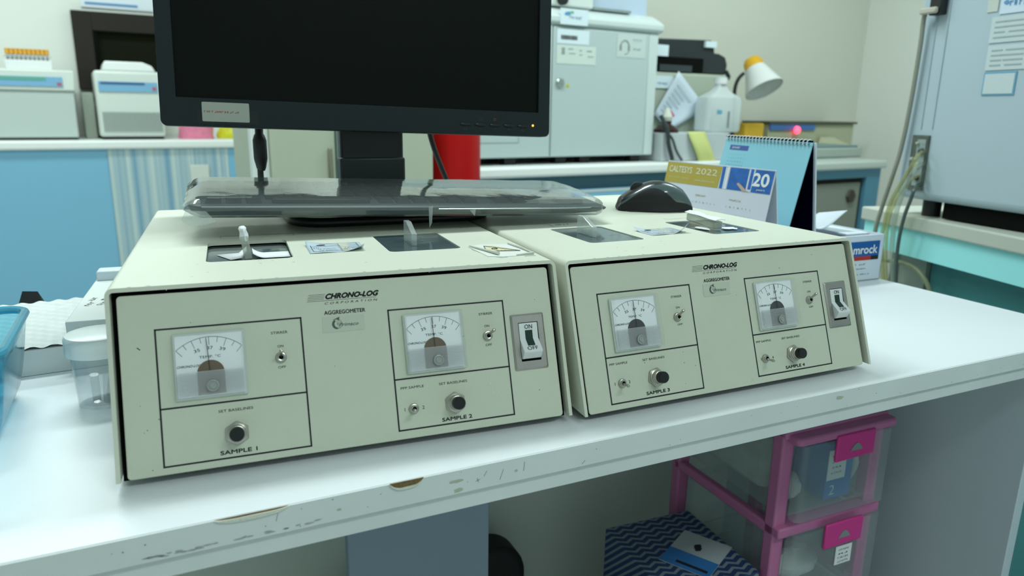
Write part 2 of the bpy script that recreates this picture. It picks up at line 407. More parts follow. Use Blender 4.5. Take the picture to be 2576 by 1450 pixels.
    lg.tube([(c0[0] + .0038 * math.cos(R(a)), c0[1] + .0038 * math.sin(R(a)), .0003) for a in range(-90, 100, 15)], .00012, 4)
    lg.text('Primaco', .1728, .0992, .0028, .0155, .00035, shear=.35, bold=.02)
    lg.build('sticker_print', greyink, fp, PP(0, 0), smooth=False)
    # meters
    dialm = mat('dial_white', (.93, .95, .98), .5); brown = mat('meter_brown' if n1 == 1 else 'meter_dark', (.15, .10, .06) if n1 == 1 else (.05, .05, .05), .6)
    for (mx, mv, na) in v['meters']:
        h = MB()
        h.prism(rrect(-.0253, .0253, -.0249, .0249, .001), .0000, .0020)
        mt = h.build('temperature_meter', mat('meter_base', (.64, .68, .64), .3), t, PP(mx, mv), bevel=.0005)
        D = MB(); D.prism([(-.0236, -.0232), (.0236, -.0232), (.0236, .0232), (-.0236, .0232)], .0021, .0026); D.build('dial_plate', dialm, mt, PP(mx, mv))
        s = MB(); pc = (0.0, -.0140); ra = .0352
        a0 = 41
        s.tube([(pc[0] + ra * math.sin(R(a)), pc[1] + ra * math.cos(R(a)) * 1.0, .00275) for a in range(-a0, a0 + 1, 3)], .00014, 4)
        for k in range(9):
            a = -a0 + k * 2 * a0 / 8; big = k % 2 == 0; L = .0062 if k in (0, 8, 2, 4, 6) else .0042
            s.box(-.00013, .00013, ra - L, ra, .0027, .0028, T(*pc, 0) @ RZ(R(-a)))
        for a, st_ in ((-19, '35'), (1, '37'), (20, '39')):
            s.text(st_, pc[0] + .0268 * math.sin(R(a)), pc[1] + .0268 * math.cos(R(a)), .0024, .0042, .0028, rot=R(-a * .8))
        s.text('TEMP. °C', 0, .0062, .0019, .0150, .0028); s.text('CHRONO-LOG', -.0148, .0002, .0017, .0165, .0028, shear=.3, bold=.02)
        s.build('scale_print', ink, mt, PP(mx, mv), smooth=False)
        b = MB(); b.prism([(.0096 * math.cos(R(a)), -.0060 + .0096 * math.sin(R(a))) for a in range(0, 181, 9)] + [(-.0096, -.022), (.0096, -.022)], .0027, .0031); b.build('movement_window', brown, mt, PP(mx, mv))
        ndl = MB(); ndl.box(-.00022, .00022, .004, .0345, .0040, .0043, T(0, pc[1], 0) @ RZ(R(na))); ndl.build('needle', ink, mt, PP(mx, mv))
        rb = MB()
        for k in range(19):
            y = -.0225 + k * .00096; rb.prism([(.0046, y), (.0058, y + .0002), (.0062, y + .00048), (.0058, y + .00076), (.0046, y + .00096)], -.0233, .0233, Matrix(((0, 0, 1, 0), (0, 1, 0, 0), (1, 0, 0, 0), (0, 0, 0, 1))))
        rb.build('ribbed_cover', clear('ribbed_clear', (.99, .995, .995), milk=.26, milkcol=(.97, .99, 1.0), rough=.2, fres=1.5), mt, PP(mx, mv), smooth=False)
        sc_ = MB(); sc_.lathe([(.0044, .0062), (.0044, .0072), (.0036, .0074), (.0034, .0068), (.0026, .0068), (.0024, .0074), (0.0001, .0074)], 24, T(0.0008, -.0158, 0)); sc_.box(-.0018, .0018, -.0003, .0003, .0074, .0077, T(.0008, -.0158, 0) @ RZ(R(35)))
        sc_.build('zero_screw', mat('grey_clear', (.36, .38, .36), .25), mt, PP(mx, mv))
        # clear cover : bevelled shell, open at the back
        cv = MB(); o1 = rrect(-.0252, .0252, -.0248, .0248, .001, 2); o2 = rrect(-.0240, .0240, -.0236, .0236, .001, 2); nn = len(o1)
        vs = [(x, y, .002) for x, y in o1] + [(x, y, .0085) for x, y in o1] + [(x, y, .0095) for x, y in o2]
        cv.add(vs, [(i, (i + 1) % nn, nn + (i + 1) % nn, nn + i) for i in range(nn)] + [(nn + i, nn + (i + 1) % nn, 2 * nn + (i + 1) % nn, 2 * nn + i) for i in range(nn)] + [tuple(2 * nn + i for i in range(nn))])
        i1 = rrect(-.0235, .0235, -.0231, .0231, .001, 2)
        cv.add([(x, y, .002) for x, y in i1] + [(x, y, .0080) for x, y in i1], [(i, nn + i, nn + (i + 1) % nn, (i + 1) % nn) for i in range(nn)])
        cv.build('clear_cover', clear('meter_clear', (.985, .99, .99), milk=.01, rough=.04), mt, PP(mx, mv), smooth=False)
    # toggles
    def toggle(x, vv, ax, ay):
        b = MB(); b.lathe([(.0042, 0), (.0043, .0012), (.0038, .0022), (.0031, .0024), (.0031, .0034), (.0026, .0038), (.0018, .0036), (.0016, .0010)], 28)
        tg = b.build('toggle_switch', chrome, t, PP(x, vv))
        MB().lathe([(.0019, .0030), (.0001, .0031)], 16, cap=False).build('switch_throat', blackin, tg, PP(x, vv))
        l = MB(); l.lathe([(.0011, .001), (.0010, .006), (.0013, .0105), (.0016, .0120), (.0012, .0132), (.0003, .0136)], 16, RX(R(-ay)) @ RY(R(ax)))
        l.build('lever', chrome, tg, PP(x, vv))
    for a in v['toggles']: toggle(*a)
    def button(x, vv):
        b = MB(); b.prism([(.0094 * math.cos(R(60 * k + v['hex'])), .0094 * math.sin(R(60 * k + v['hex']))) for k in range(6)], 0, .0022)
        bt_ = b.build('push_button', chrome, t, PP(x, vv), bevel=.0006)
        MB().lathe([(.0074, .0022), (.0074, .0030), (.0066, .0034), (.0066, .0050), (.0062, .0054), (.0060, .0080), (.0056, .0082)], 32).build('barrel', chrome, bt_, PP(x, vv))
        MB().lathe([(.0055, .006), (.0055, .0130), (.0050, .0140), (.0003, .0142)], 32).build('button_cap', mat('gloss_black', (.01, .012, .012), .18), bt_, PP(x, vv))
    button(.0824, .0240); button(.2550, .0247)
    # rocker power switch
    rx, rv = .3279, .0693
    z = MB(); o1 = rrect(-.0158, .0158, -.0247, .0247, .0012, 2); o2 = rrect(-.0142, .0142, -.0231, .0231, .0012, 2); o3 = rrect(-.0094, .0094, -.0171, .0171, .0004, 2); nn = len(o1)
    vs = [(x, y, 0) for x, y in o1] + [(x, y, .0006) for x, y in o1] + [(x, y, .0018) for x, y in o2] + [(x, y, .0018) for x, y in o3] + [(x, y, 0) for x, y in o3]
    fs = []
    for j in range(4):
        for i in range(nn): fs.append((j * nn + i, j * nn + (i + 1) % nn, (j + 1) * nn + (i + 1) % nn, (j + 1) * nn + i))
    z.add(vs, fs); ps = z.build('power_switch', steel, t, PP(rx, rv), angle=20)
    MB().box(-.0096, .0096, -.0173, .0173, .0001, .0004).build('switch_well', blackin, ps, PP(rx, rv))
    YZ = Matrix(((0, 0, 1, 0), (1, 0, 0, 0), (0, 1, 0, 0), (0, 0, 0, 1)))   # (a,b,c)->(x=c, v=a, n=b)
    MB().prism([(.0165, .0005), (.0165, .0020), (.0025, .0014), (-.0082, .0090), (-.0098, .0086), (-.0150, .0030), (-.0150, .0005)], -.0088, .0088, YZ).build('rocker', white, ps, PP(rx, rv), bevel=.0004)
    off = Vector((.0025 + .0082, 0)); 
    gm = mat('dark_green_plastic', (.008, .035, .022), .4)
    g = MB(); g.prism([(.0100, .0015), (.0100, .0021), (.0026, .00175), (-.0036, .0062), (-.0036, .0050), (.0022, .0008)], -.0034, .0034, YZ); g.build('rocker_insert', gm, ps, PP(rx, rv), smooth=False)
    tx = MB(); tx.text('ON', 0, .0132, .0038, .0072, .0023)
    ang = math.atan2(.0090 - .0014, -.0082 - .0025)  # slope of the lower face
    Mo = T(0, -.0058, .0076) @ RX(math.atan2(.0076, -.0107) - PI)
    tx.text('OFF', 0, 0, .0038, .0098, .0, M=Mo); tx.build('rocker_print', ink, ps, PP(rx, rv), smooth=False)
    # windows in the top
    wg = mat('smoked_window', (.07, .10, .11), .12, coat=.3, var=.35, vscale=30)
    for i, (a, b) in enumerate((W1, W2)):
        dz = v['wdepth'][i]
        win = MB().box(a - .003, b + .003, wy0 - .003, wy1 + .003, IH - dz - .002, IH - dz).build('sample_window', wg, t)
        sc_ = MB()
        for k in range(7):
            x = random.uniform(a + .01, b - .02); y = random.uniform(wy0 + .008, wy1 - .01)
            sc_.box(0, random.uniform(.004, .02), 0, .00025, 0, .0001, T(x, y, IH - dz + .0001) @ RZ(R(random.uniform(-4, 6))))
        sc_.build('window_scratches', mat('pale_scratch', (.35, .42, .42), .6), win, smooth=False)
    return t, M0, P

def clear_handle(root, x0, y0, zb, wdt=.0055, L=.034, h0=.012, h1=.021):
    m = MB(); YZX = Matrix(((0, 0, 1, 0), (1, 0, 0, 0), (0, 1, 0, 0), (0, 0, 0, 1)))
    m.prism([(0, 0), (L, 0), (L, h1), (L - .012, h1), (0, h0)], 0, wdt, YZX)
    return m.build('window_handle', clear('handle_acrylic', (.92, .95, .95), milk=.30, rough=.05, fres=1.6, milkcol=(.78, .84, .83)), root, T(x0, y0, zb), bevel=.0005, smooth=False)

YA, YB = -9.5, -5.925
vA = dict(wy=(.0785, .1755), w=((.0667, .1395), (.2265, .2968)), wdepth=(.0045, .0008), hex=90,
          meters=[(.0675, .0777, 3), (.2420, .0777, 2)],
          toggles=[(.1185, .0778, 0, 22), (.2900, .0780, 12, 20), (.2193, .0243, -8, -6)])
vB = dict(skew=.026, wy=(.0700, .1640), w=((.0700, .1375), (.2290, .2980)), wdepth=(.0008, .0008), hex=75,
          meters=[(.0672, .0770, 1.5), (.2405, .0775, 1.5)],
          toggles=[(.1165, .0775, 0, 26), (.2885, .0778, 0, 26), (.0448, .0238, -6, -10), (.2170, .0245, -4, -12)])
tA, MA, PA = instrument((0, 0, 0), YA, 'cream instrument marked SAMPLE 1 and SAMPLE 2, the nearer left one of the pair', 1, vA)
tB, MB_, PB = instrument((.3594, -.0683, 0), YB, 'cream instrument marked SAMPLE 3 and SAMPLE 4, the right one of the pair', 3, vB)
# paint chips on the top lip
for tt, sd in ((tA, 1), (tB, 2)):
    random.seed(sd * 7); m = MB()
    for k in range(16):
        x = random.uniform(.01, .35); blob(m, x, .0006 + random.random() * .001, random.uniform(.0005, .002), .0004, IH + .0001, None, 10)
    for k in range(8): blob(m, random.uniform(.01, .2), random.uniform(.02, .075), random.uniform(.0006, .0015), .0003, IH + .0001, None, 10)
    m.build('paint_chips', mat('chip_grey', (.16, .17, .14), .7), tt, smooth=False)
# instrument A : handle wrapped in tape, white tape strips, stickers
strip = MB()
def stripf(x0, x1, y0, y1, rise):
    def f(u, v_):
        x = x0 + (x1 - x0) * u; y = y0 + (y1 - y0) * v_
        return (x, y, IH - .004 + rise(u))
    strip.grid(f, 16, 2)
stripf(.1060, .1385, .103, .130, lambda u: .0045 * max(0, 1 - u * 3) ** 2 + .0003)
strip.add([(.0745, .131, IH - .0039), (.083, .112, IH - .0039), (.087, .103, IH - .0039), (.0965, .103, IH - .0025), (.101, .104, IH + .003), (.101, .128, IH + .003), (.094, .130, IH - .003)], [(0, 1, 2, 3, 6), (3, 4, 5, 6)])
strip.build('white_tape', paper, tA, solid=.0002)
hb = MB(); M1 = T(.0985, .100, IH - .004) @ RX(R(-6)) @ RY(R(-7))
hb.box(0, .0068, 0, .012, 0, .021, M1); hb.build('window_handle', clear('handle_milky', (.86, .88, .84), milk=.42, milkcol=(.62, .66, .60), rough=.1), tA, bevel=.0008)
wr = MB()
def wrapf(u, v_):
    a = u * 2 * PI; r_ = .0034 + .0005 * math.sin(6 * v_) + .0004 * math.sin(5 * a + 3 * v_)
    return (.0034 + r_ * math.cos(a) * .95, .006 + r_ * math.sin(a) * 1.6, .0165 + .0120 * v_ + .0022 * math.sin(a * 2 + 1) * (1 - v_) + .0015 * math.sin(a) * v_)
wr.grid(wrapf, 24, 5, M1); k0 = len(wr.v); wr.add([tuple(Vector(wrapf(i / 24, 1))) for i in range(24)], [tuple(range(24))], M1)
wr.build('paper_wrap', paper, tA, solid=.0003, angle=60)
clear_handle(tA, .2535, .106, IH - .0008)
def calib_label(root, c, ang, w_, h_, curl, M0=None):
    """blue and white service sticker with a curled corner"""
    base = T(c[0], c[1], IH) @ RZ(R(ang))
    m = MB()
    def f(u, v_):
        x = (u - .5) * w_; y = (v_ - .5) * h_; d = max(0, (u + (1 - v_)) - 1.45); e = max(0, v_ - u - .55)
        return (x - d * .004, y + d * .004, .0003 + curl * d * d * 22 + e * e * .02 + .0005 * math.sin(u * 7))
    m.grid(f, 18, 12); lb = m.build('service_label', mat('label_blue', (.48, .57, .64), .45), root, base, solid=.0002)
    q = MB(); g = lambda x0, x1, y0, y1: q.box(x0, x1, y0, y1, .0011, .0012)
    W, H = w_ / 2 * .86, h_ / 2 * .82
    for b in ((-W, W, H - .0006, H), (-W, W, -H, -H + .0006), (-W, -W + .0004, -H, H), (W - .0004, W, -H, H), (-W, W, H * .35, H * .35 + .0005), (0.004, .0044, -H, H), (0.004, W, -H * .1, -H * .1 + .0005), (.004, W, -H * .5, -H * .5 + .0005)): g(*b)
    blob(q, -W * .55, H * .66, .0045, .0022, .0012, None, 14, .15)
    q.fuzz((3,), -W * .8, -H * .02, .0026, None, .0012); q.text('Tgl. Kalibrasi', -W * .42, -H * .36, .0026, .017, .0012); q.text('Tgl. Kalibrasi', -W * .36, -H * .78, .0026, .017, .0012)
    q.text('12', W * .45, -H * .3, .004, None, .0012, shear=.3); q.text('04 - 12', W * .5, -H * .75, .0032, .012, .0012, shear=.3)
    q.build('label_print', mat('label_ink', (.03, .04, .09), .6), lb, base, smooth=False)
calib_label(tA, (.181, .1135), 0, .052, .046, .0009)
calib_label(tB, (.183, .104), 1, .052, .036, .0016)
# hazard sticker with rolled edges
hz = T(.3275, .0570, IH)
hp = [(-.0235, .0250), (-.008, .0318), (.0205, .0265), (.0225, -.030), (-.008, -.0318), (-.0205, -.0265)]
hs = MB().prism(hp, .0001, .0005).build('hazard_sticker', mat('sticker_white', (.74, .76, .72), .5), tA, hz, smooth=False)
MB().prism([(-.0085, .0200), (.0005, .0235), (.0175, -.0105), (-.0140, -.0050)], .0005, .0007).build('hazard_triangle', mat('faded_yellow', (.66, .62, .40), .6), hs, hz, smooth=False)
q = MB()
tri = [(-.0085, .0210), (.0175, -.0105), (-.0140, -.0050)]
for i in range(3):
    a, b = Vector((*tri[i], .0009)), Vector((*tri[(i + 1) % 3], .0009)); q.tube([a, b], .00035, 4)
for a in (0, 120, 240):
    q.tube([(-.003 + .0028 * math.cos(R(a + k)), .004 + .0028 * math.sin(R(a + k)) + .001, .0009) for k in range(0, 241, 30)], .0004, 4)
q.fuzz((6, 7), .0, -.0035, .0016, .022, .0009, rot=R(-8)); q.build('hazard_print', mat('faded_ink', (.16, .15, .11), .6), hs, hz, smooth=False)
rl = MB(); rl.tube([(-.0225, .0235, .0014), (-.015, -.004, .0018), (-.0095, -.0240, .0022)], [.0006, .0011, .0016], 10); rl.tube([(.0190, .0262, .0012), (.0225, 0, .0016), (.0245, -.0270, .001)], [.0009, .0011, .0006], 10); rl.tube([(.006, -.0300, .001), (.0235, -.028, .0014)], [.0005, .0016], 8)
rl.build('curled_edge', mat('curl_grey', (.60, .62, .54), .6), hs, hz)
gz = MB(); gz.prism([(-.0215, .0215), (-.0245, .010), (-.0190, -.022), (-.011, -.0345), (-.004, -.0340), (-.012, -.026)], .00005, .0002); gz.prism([(.0225, -.022), (.0235, -.0345), (.012, -.0345)], .00005, .0002)
gz.build('glue_residue', mat('glue_grey', (.38, .41, .35), .7), tA, hz, smooth=False)
# ghost of a removed label behind the left window
gl = MB()
for b in ((.078, .150, .1955, .1960), (.078, .150, .2110, .2114), (.078, .0785, .1955, .2114), (.1495, .150, .1955, .2114)): gl.box(*b, IH + .0001, IH + .0002)
gl.build('label_outline', mat('faint_grey', (.40, .42, .35), .7), tA, smooth=False)
# instrument B extras
clear_handle(tB, .0900, .1010, IH - .0008, h0=.011, h1=.020)
m = MB(); M2 = T(.2500, .0960, IH + .0002)
m.box(0, .013, 0, .052, 0, .009, M2 @ RX(R(4))); m.build('window_handle', clear('handle_milky', milk=.4), tB, bevel=.002)
m = MB()
def tapef(u, v_):
    return (-.002 + .015 * u, -.004 + .056 * v_, .0125 + .003 * v_ + .0012 * math.sin(9 * v_) * (u - .3) - .003 * abs(u - .5))
m.grid(tapef, 6, 20, M2); m.build('white_tape', paper, tB, solid=.0006, smooth=False)
m = MB(); blob(m, .244, .108, .006, .012, IH + .0004, None, 14, .3); blob(m, .276, .098, .010, .009, IH + .0004, None, 14, .3); m.build('tape_scrap', paper, tB, smooth=False)
m = MB(); m.add([(.084, .178, IH + .0003), (.122, .178, IH + .0003), (.1245, .1945, IH + .0006), (.086, .197, IH + .0003)], [(0, 1, 2, 3)]); tp = m.build('torn_label', mat('label_offwhite', (.66, .68, .62), .6), tB, solid=.0003, smooth=False)
m = MB()
for k, x in enumerate((.090, .093, .096, .1005, .106)): m.box(x, x + .0012, .183, .183 + .003 + .001 * (k % 3), IH + .0006, IH + .0007)
m.build('label_print', greyink, tp, smooth=False)
m = MB(); blob(m, .268, .186, .022, .006, IH + .00015, None, 24, .3); m.build('glue_residue', mat('glue_pale', (.56, .58, .50), .8), tB, smooth=False)

# ================================================================== MONITOR
MM = T(.3342, .3359, .2407) @ RZ(R(-7.775)) @ RX(R(-4.29)) @ RY(R(1.52))
bez = mat('charcoal_plastic', (.012, .020, .022), .5, bump=.15, bscale=1500, spec=.3)
bezd = mat('charcoal_dark', (.012, .016, .017), .4)
mon = thing('computer_monitor', 'black widescreen computer monitor standing on top of the left cream instrument', 'monitor', T(.345, .37, IH))
pi_ = Matrix.Identity(4)
def mm(o_M): return MM @ o_M
Wm, Hm, sb, bb, tb_ = .508, .335, .0181, .0336, .020
inv = (T(.345, .37, IH)).inverted()
def ml(x): return inv @ MM @ x
I4 = Matrix.Identity(4)
b = MB(); o1 = rrect(-Wm / 2, Wm / 2, 0, Hm, .007, 5); o2 = rrect(-Wm / 2 + sb, Wm / 2 - sb, bb, Hm - tb_, .0006, 5); nn = len(o1)
XZ = Matrix(((1, 0, 0, 0), (0, 0, -1, 0), (0, 1, 0, 0), (0, 0, 0, 1)))  # (x,y,z)->(x,-z,y)
vs = [(x, y, -.018) for x, y in o1] + [(x, y, 0) for x, y in o1] + [(x, y, .0005) for x, y in o2] + [(x, y, -.004) for x, y in o2]
fs = []
for j in range(3):
    for i in range(nn): fs.append((j * nn + i, j * nn + (i + 1) % nn, (j + 1) * nn + (i + 1) % nn, (j + 1) * nn + i))
b.add(vs, fs, XZ); bezo = b.build('bezel', bez, mon, ml(I4), bevel=.0008)
MB().box(-Wm / 2 + sb - .002, Wm / 2 - sb + .002, .0035, .0045, bb - .002, Hm - tb_ + .002).build('screen', mat('dark_screen', (.004, .006, .0045), .45, spec=.12), mon, ml(I4))
s_ = MB(); s_.box(-Wm / 2 + .002, Wm / 2 - .002, .018, .028, .002, Hm - .002); s_.box(-.17, .17, .028, .055, .05, .28)
s_.build('back_cover', bezd, mon, ml(I4), bevel=.006)
# badge, buttons, power light
bx = -.1895
MB().box(bx - .017 - .008, bx + .034 + .011, -.0003, .0002, .0035, .0300).build('badge_recess', mat('badge_dark', (.010, .013, .014), .25), bezo, ml(I4))
MB().prism(rrect(bx - .019, bx + .0345, .0062, .0290, .0015), .0004, .0008, XZ).build('badge_sticker', mat('badge_silver', (.42, .44, .38), .4), bezo, ml(I4), smooth=False)
q = MB(); q.fuzz((14,), 0, 0, .0028, .040, 0, M=T(bx + .003, -.0010, .0178) @ RX(PI / 2)); q.build('badge_print', mat('badge_red', (.45, .12, .08), .6), bezo, ml(I4), smooth=False)
for k in range(5):
    x = .126 + k * .0215
    m = MB(); m.lathe([(.0088, 0), (.0085, .0012), (.0070, .0018), (.0003, .0020)], 24, Matrix.Scale(.28, 4, (0, 0, 1)) @ RX(PI / 2)); m.build('menu_button', mat('button_dark', (.010, .013, .014), .3), bezo, ml(T(x, 0, .0140)))
    m = MB()
    if k in (0, 4): m.tube([(.0020 * math.cos(a * PI / 6), 0, .0018 * math.sin(a * PI / 6)) for a in range(13)], .00018, 4)
    else: m.tube([(-.0012, 0, 0), (.0008, 0, .0006), (.0012, 0, .0002)], .00022, 4)
    m.build('button_icon', mat('icon_grey', (.10, .13, .13), .6), bezo, ml(T(x, -.0005, .0085)))
for x, c_, nm in ((.1475, (.02, .12, .07), 'green'), (.169, (.30, .14, .04), 'orange')):
    m = MB(); m.tube([(.0014 * math.cos(a * PI / 5), 0, .0014 * math.sin(a * PI / 5)) for a in range(11)], .0002, 4)
    for a in range(8): m.box(.0019, .0026, -.0001, .0001, -.00012, .00012, RY(a * PI / 4))
    m.build('menu_icon', mat('icon_' + nm, c_, .6), bezo, ml(T(x, -.0005, .0215)))
MB().lathe([(.0016, 0), (.0014, .0006), (.0002, .0008)], 14, RX(PI / 2)).build('power_light', mat('amber_led', (.9, .5, .1), .4, emit=(1, .40, .03), es=1.6), bezo, ml(T(.2275, -.0004, .0152)))
# stand
STM = T(.345, .37, 0) @ RZ(R(-8))
def sl(x=I4): return inv @ STM @ x
m = MB(); m.box(-.0470, .0430, .0, .030, IH + .012, .205); m.build('neck_sleeve', mat('stand_lower', (.013, .018, .020), .45), mon, sl(), bevel=.003)
m = MB(); m.box(-.0455, .0415, .004, .026, .200, .42); m.build('neck', bezd, mon, sl(), bevel=.003)
m = MB(); m.prism(rrect(-.135, .110, -.185, .055, .045, 8), IH + .0005, IH + .011); m.build('stand_base', mat('stand_base', (.010, .013, .013), .35), mon, sl(), bevel=.004)
# cables hanging from the monitor
def cable(name, pts, r, mt, label, n=10):
    m = MB(); m.tube(smooth_path(pts), r, n); o = m.build(name, mt, smooth=True); tag(o, label, 'cable'); return o
cbl = thing('video_cable', 'black monitor cable with ferrite bead hanging left of the monitor stand', 'cable', T(.205, .42, .17))
iv = T(.205, .42, .17).inverted()
m = MB(); m.tube(smooth_path([(.205, .42, .30), (.2055, .42, .24), (.203, .42, .20), (.2025, .42, .168), (.206, .43, .145), (.22, .47, .1445), (.24, .52, .12), (.24, .53, .05), (.2, .54, .012)]), .0040, 10); m.build('cord', black, cbl, iv)
m = MB(); m.lathe([(.0045, 0), (.0062, .004), (.0072, .009), (.0084, .014), (.0088, .017), (.0088, .040), (.0070, .046), (.0052, .049), (.0050, .058)], 24); m.build('ferrite_bead', black, cbl, iv @ T(.2040, .42, .187))
cable('power_cable', [(.455, .45, .30), (.462, .45, .245), (.470, .45, .215), (.482, .45, .185), (.497, .45, .150), (.505, .47, .1405), (.52, .51, .08), (.53, .53, .012)], .0040, black, 'black cable curving down in front of the red cylinder')

# ================================================================== KEYBOARD
KM = T(.3067, .128, .1726) @ RZ(R(-9.14)) @ RX(R(4.05)) @ RY(R(1.81))
kb = thing('keyboard', 'black keyboard wrapped in clear plastic film below the monitor', 'keyboard', KM)
L2 = .222
prof_ = [(.0, -.006), (.004, -.0135), (.012, -.0155), (.146, -.0155), (.148, -.010), (.146, -.0025), (.010, -.0035), (.003, -.0045)]
m = MB(); nP = len(prof_)
secs = [(-L2 - .010, .55, .25), (-L2 - .006, .8, .6), (-L2 + .004, .97, 1), (L2 - .030, .97, 1), (L2 - .004, .93, .8), (L2 + .009, .80, .35)]
for x, sy, sz in secs:
    for y, z_ in prof_:
        m.v.append((x, .074 + (y - .074) * sy - (.0 if x < 0 else (1 - sy) * .05), -.0075 + (z_ + .0075) * sz))
for j in range(len(secs) - 1):
    for k in range(nP): m.f.append((j * nP + k, (j + 1) * nP + k, (j + 1) * nP + (k + 1) % nP, j * nP + (k + 1) % nP)); m.m.append(0)
m.f.append(tuple(range(nP))); m.m.append(0); m.f.append(tuple((len(secs) - 1) * nP + k for k in range(nP - 1, -1, -1))); m.m.append(0)
kc = m.build('case', mat('keyboard_case', (.035, .042, .044), .38), kb, bevel=.001)
keym = mat('key_plastic', (.010, .012, .012), .4)
km = MB(); km.add([(-.0078, -.0078, 0), (.0078, -.0078, 0), (.0078, .0078, 0), (-.0078, .0078, 0), (-.0062, -.0062, .0045), (.0062, -.0062, .0045), (.0062, .0062, .0045), (-.0062, .0062, .0045)], [(4, 5, 6, 7), (0, 1, 5, 4), (1, 2, 6, 5), (2, 3, 7, 6), (3, 0, 4, 7)])
key0 = None
ncount = 0
for row in range(6):
    for c_ in range(22):
        if c_ in (15, 19) or (row == 0 and c_ in (3, 4, 5, 6, 7, 8)) or (row in (2, 3) and c_ in (16, 18)) or (row > 3 and c_ > 19): continue
        if ncount >= 98: break
        x = -.207 + c_ * .0192; y = .022 + row * .0195
        if key0 is None: key0 = km.build('key', keym, kb, T(x, y, -.0036)); k_ = key0
        else:
            k_ = key0.copy(); C.objects.link(k_); k_.parent = kb; k_.matrix_local = T(x, y, -.0036)
        ncount += 1
k_ = MB().box(-.05, .05, -.0078, .0078, 0, .0045).build('space_bar', keym, kb, T(-.207 + 5.5 * .0192, .022, -.0036), bevel=.001)
for x in (-.16, .15): MB().box(-.02, .02, .115, .128, -.0215, -.0155).build('tilt_foot', black, kb, T(x, 0, 0), bevel=.001)
# film : a loose sleeve around the keyboard
def film(u, v_):
    # u along the length, v around the section
    x = -L2 - .012 + (2 * L2 + .030) * u
    ring = [(-.0015, -.008), (.001, -.0012), (.012, .0015), (.075, .0032), (.148, .0015), (.151, -.006), (.148, -.0175), (.075, -.0180), (.010, -.0172), (.001, -.0135), (-.0015, -.008)]
    t = v_ * (len(ring) - 1); i = min(int(t), len(ring) - 2); f_ = t - i
    y = ring[i][0] * (1 - f_) + ring[i + 1][0] * f_; z_ = ring[i][1] * (1 - f_) + ring[i + 1][1] * f_
    e = max(0, abs(u - .5) * 2 - .93) / .07
    if u > .5: y = y + (.05 * e if y < .075 else 0) * (1 if y < .05 else .3)
    y = .075 + (y - .075) * (1 - .12 * e); z_ = -.008 + (z_ + .008) * (1 - .75 * e * e)
    nz = noise.noise(Vector((x * 28, y * 60, z_ * 60))) * .0006 + noise.noise(Vector((x * 110, y * 160, 3))) * .00012
    k = 1 + 2.5 * e
    fl = .45 if (.015 < y < .14 and z_ > -.004) else 1
    return (x + nz * k * (2 if e > 0 else 0), y + nz * .6 * k, z_ + nz * k * fl * (1 if z_ > -.012 else .5))
m = MB(); m.grid(film, 150, 40)
filmm = clear('wrinkled_film', (.90, .94, .93), fres=1.9, rough=.06, bump=.08, bscale=45, milk=.16, milkcol=(.42, .50, .49), pw_=2.6)
m.build('plastic_film', filmm, kb)
# loose scraps of film standing off the front edge
scm = clear('film_scrap', (.9, .94, .93), milk=.35, milkcol=(.7, .78, .76), rough=.1)
for pts_ in ([(.008, -.003, -.004), (.0125, -.004, -.003), (.0105, -.010, -.020), (.0075, -.011, -.026)], [(.055, -.003, -.008), (.062, -.003, -.007), (.060, -.006, -.014)],
             [(-.232, .0, -.008), (-.236, -.004, -.016), (-.228, -.006, -.022), (-.215, -.005, -.021), (-.205, -.003, -.018), (-.214, -.001, -.008)]):
    m = MB(); m.add(pts_, [tuple(range(len(pts_)))]); m.build('film_scrap', scm, kb, smooth=False)
# painted highlight: pale tube for the gloss line along the film's front
m = MB(); m.tube(smooth_path([(.02, -.0008, -.0068), (.1, -.0016, -.0066), (.18, -.0008, -.0064), (.219, .004, -.0064)]), .0007, 6); m.build('film_highlight', mat('film_gloss', (.62, .70, .70), .12, coat=1), kb)

# ================================================================== MOUSE
ms = thing('computer_mouse', 'black and grey wireless mouse on the right cream instrument', 'mouse', T(.6715, .1640, IH + .0004) @ RZ(R(-29)))
LM, WM = .100, .060
def mouse_pt(u, a):
    # u 0 nose .. 1 tail along +x ; a 0..PI over the section from camera side (-y) to far side (+y)
    hh = .0115 + .0275 * math.sin(PI * (u * .86 + .045)) ** .95
    if u < .02: hh *= .6 + 20 * u
    if u > .86: hh *= 1 - ((u - .86) / .14) ** 2 * .50
    wd = WM / 2 * (math.sin(PI * (u * .9 + .05)) ** .28) * (.93 + .07 * math.cos(2 * PI * (u - .5) * 1.2))
    if u < .03: wd *= .75 + u * 8.3
    if u > .96: wd *= 1 - ((u - .96) / .04) ** 2 * .5
    c, s_ = math.cos(PI - a), math.sin(a)
    y = wd * (abs(c) ** .75) * (1 if c > 0 else -1); z_ = hh * (s_ ** .72)
    pinch = 1 - .10 * math.exp(-((z_ - .008) / .008) ** 2)
    return ((u - .5) * LM + .004 * math.cos(a * 2) * (u - .5), y * pinch, .001 + z_)
NU, NA = 150, 140
zones = {'side_grip': MB(), 'grey_trim': MB(), 'top_shell': MB()}
def zone(u, a):
    s_ = a if a < PI / 2 else PI - a
    lo = .25 + .62 * math.sin(PI * min(u / .74, 1)) ** 1.2
    k_ = min(1, max(0, (u - .42) / .34)); wd = .20 + .62 * k_ * k_ * (3 - 2 * k_)
    return 'side_grip' if s_ < lo else ('grey_trim' if s_ < lo + wd else 'top_shell')
pts = [[mouse_pt(i / NU, PI * j / NA) for j in range(NA + 1)] for i in range(NU + 1)]
for i in range(NU):
    for j in range(NA):
        zn = zones[zone((i + .5) / NU, PI * (j + .5) / NA)]
        zn.add([pts[i][j], pts[i + 1][j], pts[i + 1][j + 1], pts[i][j + 1]], [(0, 3, 2, 1)])
